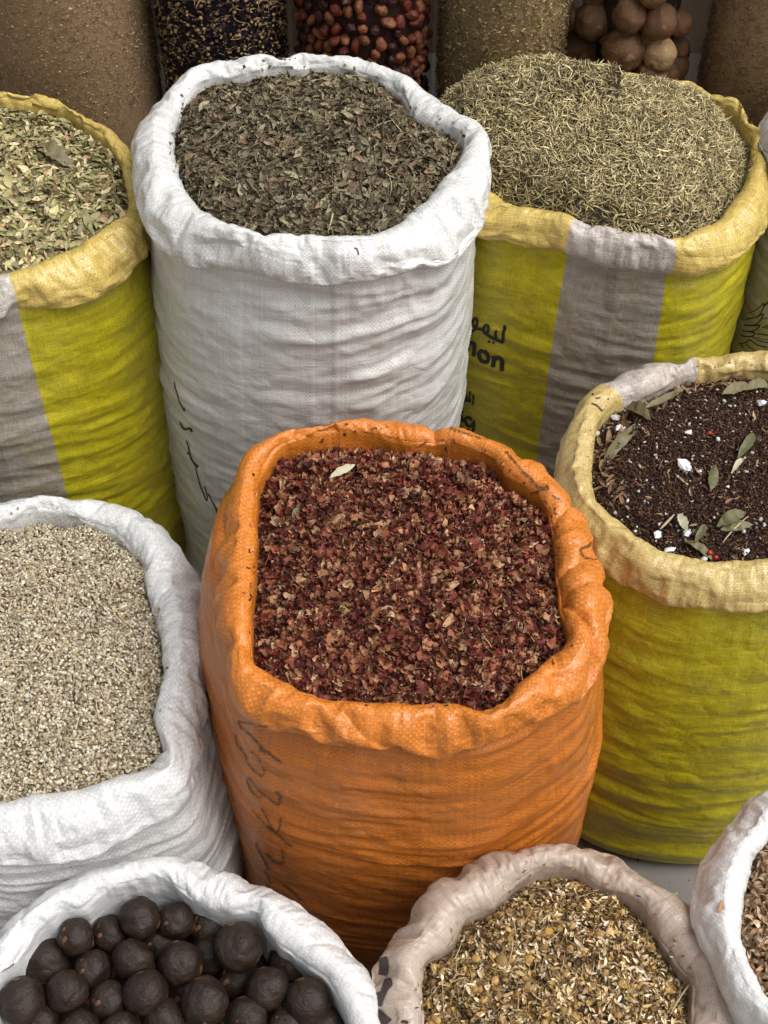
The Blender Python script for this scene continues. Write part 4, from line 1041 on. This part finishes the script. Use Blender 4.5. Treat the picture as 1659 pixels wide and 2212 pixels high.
fb = scatter("fruit_fill", [dict(t=T(ico_t, 5, 93, sub=2, asp=(1, .8, .75), jit=.05), P=Pf, N=Nf, size=(.018, .028), rnd=(.5, 1), tilt=1.), dict(t=fl, P=column(ccx, ccy, crd-.018, .8, 5000, 99)[0], N=column(ccx, ccy, crd-.018, .8, 5000, 99)[1], size=(.006, .014), rnd=(0, 1), tilt=.6)],
    piece_material("fruit_bits", [(0, (.02, .008, .006)), (.7, (.07, .02, .012)), (1, (.16, .07, .03))], rough=.4), 31)
tag(fb, "dark crushed bits between the red dried fruit in the clear bag", "dried fruit", None, "stuff"); core(ccx, ccy, crd-.016, .8, plain_material("fruit_mass", (.03, .010, .008)), fb)

#@@SPLIT
# ------------------------------------------------------------------ prints and pen marks on the cloth
def crop(x0, y0, f, pts): return [(x0/1.8228+x*f, y0/1.8228+y*f) for x, y in pts]
m_black = ink_material("black_print", (.012, .012, .008), .95)
m_pen = ink_material("marker_pen", (.02, .016, .012), 1.2)
m_fade = ink_material("faded_print", (.11, .055, .02), .42, 330)
def C1(p): return crop(1760, 1200, .12403, p)
k = 7.0
L3 = [  # Arabic word for lemon (partly hidden), then the Latin end of the word
 (C1([(1005,350),(1010,420),(985,480),(975,660)]), 5.6), (C1([(985,655),(900,620),(790,570),(700,510),(640,450),(655,380),(700,350),(725,400),(700,490)]), 5.4),
 (C1([(870,440),(845,500),(860,580)]), 5.0), (C1([(640,430),(560,415),(500,400),(455,330),(465,260),(505,235),(535,290),(500,410),(430,460),(370,420),(330,350)]), 4.6),
 (C1([(715,630),(755,650)]), 6.0), (C1([(790,650),(830,665)]), 6.0),
 (C1([(285,570),(300,640),(265,760)]), k), (C1([(300,600),(345,590),(385,640),(350,820)]), k), (C1([(385,680),(440,660),(480,710),(465,900)]), k),
 (C1([(640,800),(585,810),(560,860),(590,950),(640,985),(700,990),(725,930),(700,850),(640,800)]), k),
 (C1([(815,880),(820,960),(800,1085)]), k+.6), (C1([(820,960),(870,920),(930,930),(965,1000),(955,1150)]), k+.6),
 # weight in Arabic and kg
 (C1([(460,1560),(462,1640),(448,1740)]), 3.6), (C1([(405,1500),(400,1600),(405,1695)]), 3.6), (C1([(405,1690),(350,1650),(300,1600),(320,1550),(345,1600),(330,1670),(270,1670),(230,1590)]), 3.6),
 (C1([(220,1480),(225,1550),(180,1590)]), 3.6), (C1([(205,1390),(207,1400)]), 4.5),
 (C1([(195,1740),(185,1850),(165,1960)]), 5.4), (C1([(290,1850),(200,1900)]), 5.0), (C1([(215,1900),(255,1960),(280,2040)]), 5.2),
 (C1([(440,2010),(390,1960),(335,1970),(330,2050),(380,2110),(440,2100),(455,2040)]), 5.2), (C1([(475,2010),(470,2100),(455,2190),(410,2215),(340,2160)]), 5.2),
]
inked(S3, "printed_lettering", L3, m_black, S3['obj'], 1.25)
def C2(p): return crop(640, 1450, .1612, p)
inked(S2, "marker_writing", [
 (C2([(160,180),(175,260),(165,240),(200,330)]), 1.6), (C2([(195,335),(235,450),(295,570),(300,520)]), [1.2, 1.6, 1.8, 1.0]), (C2([(235,710),(265,780),(310,815),(365,800),(400,850)]), [1.2, 2.2, 3.0, 3.0, 3.6]),
 (C2([(325,965),(355,1060),(380,1180),(430,1270),(480,1320)]), [1.6, 2.2, 2.4, 3.0, 5.0]), (C2([(342,1125),(343,1150)]), 4),
 (C2([(480,1320),(450,1330),(475,1450),(520,1600),(595,1770),(600,1700),(565,1580),(590,1650)]), [2.5, 1.4, 1.5, 1.8, 2.0, 1.4, 1.2, 1.0]),
 (C2([(610,1670),(660,1760),(720,1880),(735,1950),(725,1990)]), [1.2, 1.6, 2.6, 2.0, 1.0])], m_pen, S2['obj'], 1.35)
def C4(p): return crop(850, 2750, .19848, p)
inked(S4, "faded_marking", [
 (C4([(250,240),(270,310),(400,420),(490,520),(600,610),(720,700)]), 5), (C4([(260,250),(400,280),(560,310)]), 3),
 (C4([(215,400),(240,500),(310,600),(350,700),(430,800),(510,850)]), 4), (C4([(510,850),(530,780),(440,620),(380,580)]), 3), (C4([(470,540),(540,600)]), 6),
 (C4([(340,870),(380,990),(460,1070),(510,1060)]), 4), (C4([(360,850),(450,980),(560,1070),(680,1150),(700,1060),(650,1010)]), [2.5, 3, 4, 6, 6, 3]),
 (C4([(390,1210),(500,1320),(600,1430),(680,1480),(760,1560),(830,1610)]), [2, 3, 4, 4, 6, 6]), (C4([(500,1190),(560,1310),(640,1450),(690,1420),(710,1290)]), 4),
 (C4([(440,1570),(490,1700),(590,1860)]), 5), (C4([(540,1680),(650,1780),(740,1770),(720,1630)]), 5), (C4([(530,1880),(610,2010)]), 4), (C4([(740,2020),(860,2120),(940,2200)]), 5)], m_fade, S4['obj'])
def C3(p): return crop(1500, 1600, .29762, p)
inked(S4, "faded_marking", [
 (C3([(150,75),(250,105),(360,120)]), 7), (C3([(400,130),(500,160),(620,200),(740,240)]), [7, 6, 4, 2]),
 (C3([(905,330),(960,390),(1010,450),(1090,530),(1150,590),(1210,600),(1190,570),(1140,620),(1080,630)]), [6, 5, 6, 6, 7, 6, 4, 6, 4]),
 (C3([(1240,650),(1320,690)]), 6), (C3([(1510,870),(1540,940),(1510,1010),(1450,1040),(1490,1100),(1600,1110)]), [5, 6, 7, 6, 6, 4])], m_fade, S4['obj'])
def C5(p): return crop(2860, 1000, .11163, p)
inked(S10, "feather_emblem", [(C5(p), w_) for p, w_ in [
 ([(395,1160),(550,1100),(650,1030),(730,940)], 1.8), ([(730,940),(720,1030),(680,1130),(620,1200),(500,1240),(380,1260)], 2.2), ([(720,1020),(806,940),(900,880)], 3),
 ([(730,1150),(650,1190),(600,1215)], 2.4), ([(730,1150),(700,1230),(640,1310),(560,1370),(450,1385),(350,1370)], 2.4), ([(690,1250),(760,1250),(850,1220)], 1.4),
 ([(660,1370),(560,1385),(450,1385)], 2), ([(660,1370),(620,1430),(550,1480),(440,1500),(320,1480)], 2.2), ([(700,1420),(780,1395),(850,1380)], 1.6), ([(700,1420),(770,1430),(850,1425)], 1.6),
 ([(440,1500),(560,1530),(520,1580),(400,1600),(290,1570)], 2.2), ([(600,1540),(720,1555),(850,1570)], 2.4), ([(500,1590),(620,1670),(730,1700),(850,1720)], 2),
 ([(465,1650),(400,1700),(300,1730),(240,1740)], 2.2), ([(465,1650),(540,1710),(640,1770),(806,1800)], 2.2), ([(380,1730),(450,1800),(560,1860)], 1.8), ([(290,1750),(350,1830)], 1.6), ([(580,1600),(700,1650),(850,1660)], 1.2)]], m_black, S10['obj'])
m_dk = ink_material("dark_stamp", (.045, .03, .025), .68, 600)
def C6(p): return crop(1450, 3650, .09921, p)
inked(S8, "dark_stamped_print", [
 (C6([(300,590),(340,720),(350,880),(320,1060)]), [12, 20, 21, 20]), (C6([(420,1130),(440,1230),(380,1330),(330,1450),(280,1560),(240,1720)]), [15, 20, 16, 14, 15, 12]),
 (C6([(150,1490),(280,1440)]), 8), (C6([(180,1800),(250,1900),(350,2000),(440,2112)]), [12, 20, 22, 24]), (C6([(720,2080),(800,2060),(860,2110)]), 8)], m_dk, S8['obj'])
inked(S5, "dark_cuff_marks", [(crop(2200, 1200, .27247, p), w_) for p, w_ in [
 ([(262,708),(280,715)], 4), ([(290,745),(330,738)], 3), ([(258,785),(300,800),(345,845)], [3, 4, 3])]], m_dk, S5['obj'])
inked(S2, "torn_fleck", [(crop(900, 0, .36378, p), w_) for p, w_ in [([(745,1472),(762,1480),(772,1515)], [3, 4, 2])]], m_dk, S2['obj'])

# ------------------------------------------------------------------ single loose things lying on the heaps
def flat_mat(name, c1, c2): return plain_material(name, c1, .55, c2, 60, .0008)
m_pale = flat_mat("pale_leaf", (.52, .48, .34), (.42, .40, .26)); m_green = flat_mat("green_leaf", (.15, .145, .06), (.09, .085, .035))
m_olive = flat_mat("olive_leaf", (.21, .18, .085), (.11, .09, .045)); m_wood = flat_mat("twig", (.38, .20, .09), (.28, .14, .06)); m_straw = flat_mat("straw", (.55, .46, .28), (.42, .34, .2))
m_salt = plain_material("salt", (.80, .81, .83), .25, (.66, .67, .70), 120, .002); m_red = plain_material("red_berry", (.55, .03, .015), .3, (.4, .02, .01), 100, .0005)
def surface_z(H, px, py):
    z = H.S['zr']
    for _ in range(12):
        p = unproj(px, py, z); z = float(H.z(np.array([p[0]]), np.array([p[1]]))[0])
    return unproj(px, py, z)
def lay(H, name, kind, a, b, mat, label, cat, wid=.3, lift=.006, seed=1, group=None, curl=.4):
    """put a leaf / stick from picture point a to b on heap H"""
    A, B = surface_z(H, *a), surface_z(H, *b); r = np.random.RandomState(seed)
    if kind == 'leaf': V, F = leaf_t(r, wid=wid, fold_=1.1, curl=curl*1.6, nst=12); V[:, 2] += .03*np.sin(V[:, 0]*22+seed)*r.uniform(.4, 1, len(V))
    else: V, F = needle_t(r, th=wid, bend=.12, ns=6, sides=6)
    L = B-A; ln = np.linalg.norm(L); x = L/ln; up = norm(np.array([0, -.25, 1.0])); y = norm(np.cross(up, x)); z = np.cross(x, y)
    W = V@(np.stack([x, y, z])*ln)
    lo = W[:, 2].min()
    c = (A+B)/2+np.array([0, 0, lift*.55])
    o = mesh_np(name, W, F, mat, True); o.location = c
    if kind == 'leaf':
        md = o.modifiers.new("thick", 'SOLIDIFY'); md.thickness = .0004
    return tag(o, label, cat, group)
lay(H4, "pale_leaf", 'leaf', (711,1048), (768,1019), m_pale, "single cream pointed leaf lying on the rose petals near the far rim", "leaf", .30, .022, 3)
lay(H4, "green_leaf", 'leaf', (632,1128), (650,1105), m_green, "tiny green leaf on the rose petals near the left rim", "leaf", .5, .009, 4)
lay(H4, "pale_leaf", 'leaf', (585,1450), (593,1418), m_pale, "small pale leaf standing at the near left corner of the rose petals", "leaf", .4, .010, 5)
lay(H4, "plant_stem", 'stick', (840,1236), (862,1200), m_straw, "short pale stem slanting in the middle of the rose petals", "stem", .13, .010, 6)
lay(H4, "plant_stem", 'stick', (1108,1237), (1185,1240), m_wood, "brown twig lying near the right rim of the orange sack", "twig", .06, .008, 7)
lay(H2, "wood_twig", 'stick', (800,315), (852,319), m_wood, "orange brown flat twig lying across the mint", "twig", .09, .008, 8)
lay(H2, "straw_stem", 'stick', (724,418), (715,508), m_straw, "pale upright straw near the front of the mint heap", "straw", .045, .010, 9)
lay(H2, "straw_stem", 'stick', (455,275), (462,225), m_straw, "thin white stalk at the far left of the mint", "straw", .04, .012, 10)
lay(H1, "long_leaf", 'leaf', (80,322), (163,365), m_olive, "largest grey green leaf on top of the leaf heap", "leaf", .42, .012, 11)
lay(H5, "long_leaf", 'leaf', (1296,1018), (1376,905), m_olive, "long folded olive leaf beside the left rim of the tea sack", "leaf", .17, .012, 12)
lay(H5, "long_leaf", 'leaf', (1385,895), (1480,856), m_olive, "long narrow leaf along the far rim of the tea sack", "leaf", .16, .012, 13)
lay(H5, "broad_leaf", 'leaf', (1348,890), (1405,915), m_olive, "broad dull leaf bent under the long one at the far left of the tea", "leaf", .42, .010, 14)
lay(H5, "broad_leaf", 'leaf', (1532,1068), (1548,1015), m_green, "upright green leaf near the middle right of the tea", "leaf", .36, .010, 15)
lay(H5, "broad_leaf", 'leaf', (1545,1145), (1607,1108), m_green, "broad green leaf in the cluster at the near right of the tea", "leaf", .42, .012, 16)
lay(H5, "broad_leaf", 'leaf', (1553,1150), (1625,1135), m_olive, "lower leaf of the cluster at the near right of the tea", "leaf", .34, .010, 17)
lay(H5, "curled_leaf", 'leaf', (1498,1180), (1523,1140), m_green, "curled leaf left of the leaf cluster on the tea", "leaf", .34, .010, 18)
lay(H5, "long_leaf", 'leaf', (1475,1170), (1545,1210), m_olive, "dark olive leaf at the near rim pointing to a red berry", "leaf", .25, .012, 19)
lay(H5, "narrow_leaf", 'leaf', (1590,1000), (1628,945), m_green, "narrow leaf at the right picture edge on the tea", "leaf", .25, .010, 20)
lay(H5, "pale_leaf", 'leaf', (1578,1030), (1600,990), m_pale, "pale slim leaf right of the upright green leaf on the tea", "leaf", .22, .012, 21)
lay(H5, "broad_leaf", 'leaf', (1600,850), (1659,838), m_olive, "olive leaf under the far rim at the right edge of the tea", "leaf", .4, .010, 31)
lay(H5, "broad_leaf", 'leaf', (1555,862), (1615,845), m_olive, "flat olive leaf below the far rim near the right edge", "leaf", .4, .012, 32)
lay(H5, "straw_stem", 'stick', (1556,1178), (1612,1120), m_straw, "long pale straw across the front of the tea", "straw", .045, .012, 22)
lay(H5, "straw_stem", 'stick', (1424,1150), (1455,1118), m_straw, "short thick straw near the front left of the tea", "straw", .13, .010, 23)
lay(H5, "curled_leaf", 'leaf', (1462,1120), (1475,1160), m_pale, "curled beige leaf beside the short thick straw", "leaf", .45, .012, 24)
lay(H8, "grass_stalk", 'stick', (928,2170), (1005,2040), m_straw, "long thin stalk at the left of the chamomile", "straw", .018, .014, 25)
lay(H8, "grass_stalk", 'stick', (1440,2200), (1497,2115), m_straw, "pale stalk sticking out by the right rim of the chamomile", "straw", .03, .020, 26)
lay(H6, "straw_stem", 'stick', (0,1431), (70,1431), m_straw, "pale straw at the left edge on the flower buds", "straw", .05, .008, 27)
lay(H6, "straw_stem", 'stick', (207,1512), (215,1562), m_straw, "pale straw pointing down the middle of the flower buds", "straw", .06, .008, 28)
lay(H6, "straw_stem", 'stick', (5,1205), (70,1170), m_straw, "long straw at the far left of the flower buds", "straw", .04, .008, 29)
def pebble(H, px, py, rpx, mat, name, label, cat, asp=(1, .7, .55), seed=1, jit=.16, sub=2, lift=.3):
    p = surface_z(H, px, py); dep = p[1]*CP-(p[2]-CAMZ)*SP; r = np.random.RandomState(seed)
    V, F = ico_t(r, sub, asp, jit); R = np.array(Euler((r.uniform(-.4, .4), r.uniform(-.4, .4), r.uniform(0, 6))).to_matrix())
    s = 2*rpx*dep/FPX
    o = mesh_np(name, (V*s)@R.T, F, mat, False if name == "salt_crystal" else True); o.location = p+np.array([0, 0, lift*s*asp[2]+.002]); tag(o, label, cat)
for i, (x, y, r_, lab) in enumerate([
    (1329,905,13,"upper of two white salt lumps at the far left of the tea"), (1342,925,17,"lower rounded salt lump at the far left of the tea"),
    (1480,1008,21,"large flaky salt crystal in the middle of the tea"), (1487,937,12,"grey salt crystal above the large flaky one"),
    (1423,1156,14,"white salt crystal near the front left of the tea"), (1482,1152,13,"greyish salt crystal near the front of the tea"),
    (1445,1190,15,"salt crystal touching the near rim of the tea sack"), (1520,1208,12,"small salt crystal beside the red berries at the near rim"),
    (1612,1195,10,"round grey salt crystal at the near right of the tea"), (1645,872,15,"white salt crystal at the right edge near the far rim"),
    (1468,1118,8,"small salt chip right of the short straw"), (1510,1020,6,"tiny white salt chip right of the large flaky crystal"), (1572,1053,5,"tiny salt grain right of the upright green leaf")]):
    pebble(H5, x, y, r_*.85, m_salt, "salt_crystal", lab, "salt crystal", (1, .8, .36), 200+i, .42, 1, .05)
for i, (x, y, r_, lab) in enumerate([(1532,1198,8,"bright red berry at the near rim of the tea, upper of two"), (1545,1208,7,"bright red berry at the near rim, lower of two"), (1532,939,6,"small red berry near the far side of the tea")]):
    pebble(H5, x, y, r_*.8, m_red, "red_berry", lab, "berry", (1, .95, .9), 300+i, .03, 2)
m_clove = plain_material("garlic_skin", (.62, .52, .40), .5, (.5, .4, .3))
pebble(H5, 1288, 942, 8, m_clove, "tan_bulblet", "tan bulblet with a tail beside the left rim of the tea", "seed pod", (1, .8, .8), 401, .04, 2)
for i, (x, y, r_, lab) in enumerate([(1185,2017,12,"yellow chamomile centre in the middle of the heap"), (1083,2078,14,"spiky brown chamomile head at the lower left"), (1463,2068,10,"yellow chamomile centre by the right rim"), (1140,2075,12,"round yellow brown head in the lower middle of the chamomile")]):
    mt = plain_material("flower_centre", (.50, .30, .06) if i != 1 else (.25, .18, .08), .8, (.3, .17, .04), 300, .002)
    pebble(H8, x, y, r_, mt, "chamomile_head", lab, "flower head", (1, .95, .55), 500+i, .06, 3)
p = unproj(1560, 1962, .50)
V, F = leaf_t(np.random.RandomState(5), wid=.45, curl=.8, nst=7); o = mesh_np("dry_petal", V*.018, F, flat_mat("dry_petal", (.45, .22, .07), (.3, .14, .05)), True)
q = cast(S9, 1560, 1962, .002); o.location = q if q is not None else p; o.rotation_euler = (.4, -.3, 1.3); tag(o, "orange brown dry petal stuck on the white rim in the lower right", "petal")

r = np.random.RandomState(12); n = 420; gx = r.uniform(-.9, .9, n); gy = r.uniform(.2, 1.3, n)
gx[:150] = r.uniform(.22, .6, 150); gy[:150] = r.uniform(.5, .95, 150)
P = np.stack([gx, gy, np.full(n, .0015)], -1)
o = scatter("spilled_crumbs", [dict(t=T(shred_t, 8, 61, asp=.5), P=P, N=np.tile([0, 0, 1.], (n, 1)), size=(.003, .012), rnd=(0, .7), tilt=.15)], m_mint, 71)
tag(o, "crumbs of dried herb spilled on the concrete between the sacks", "crumbs", None, "stuff")
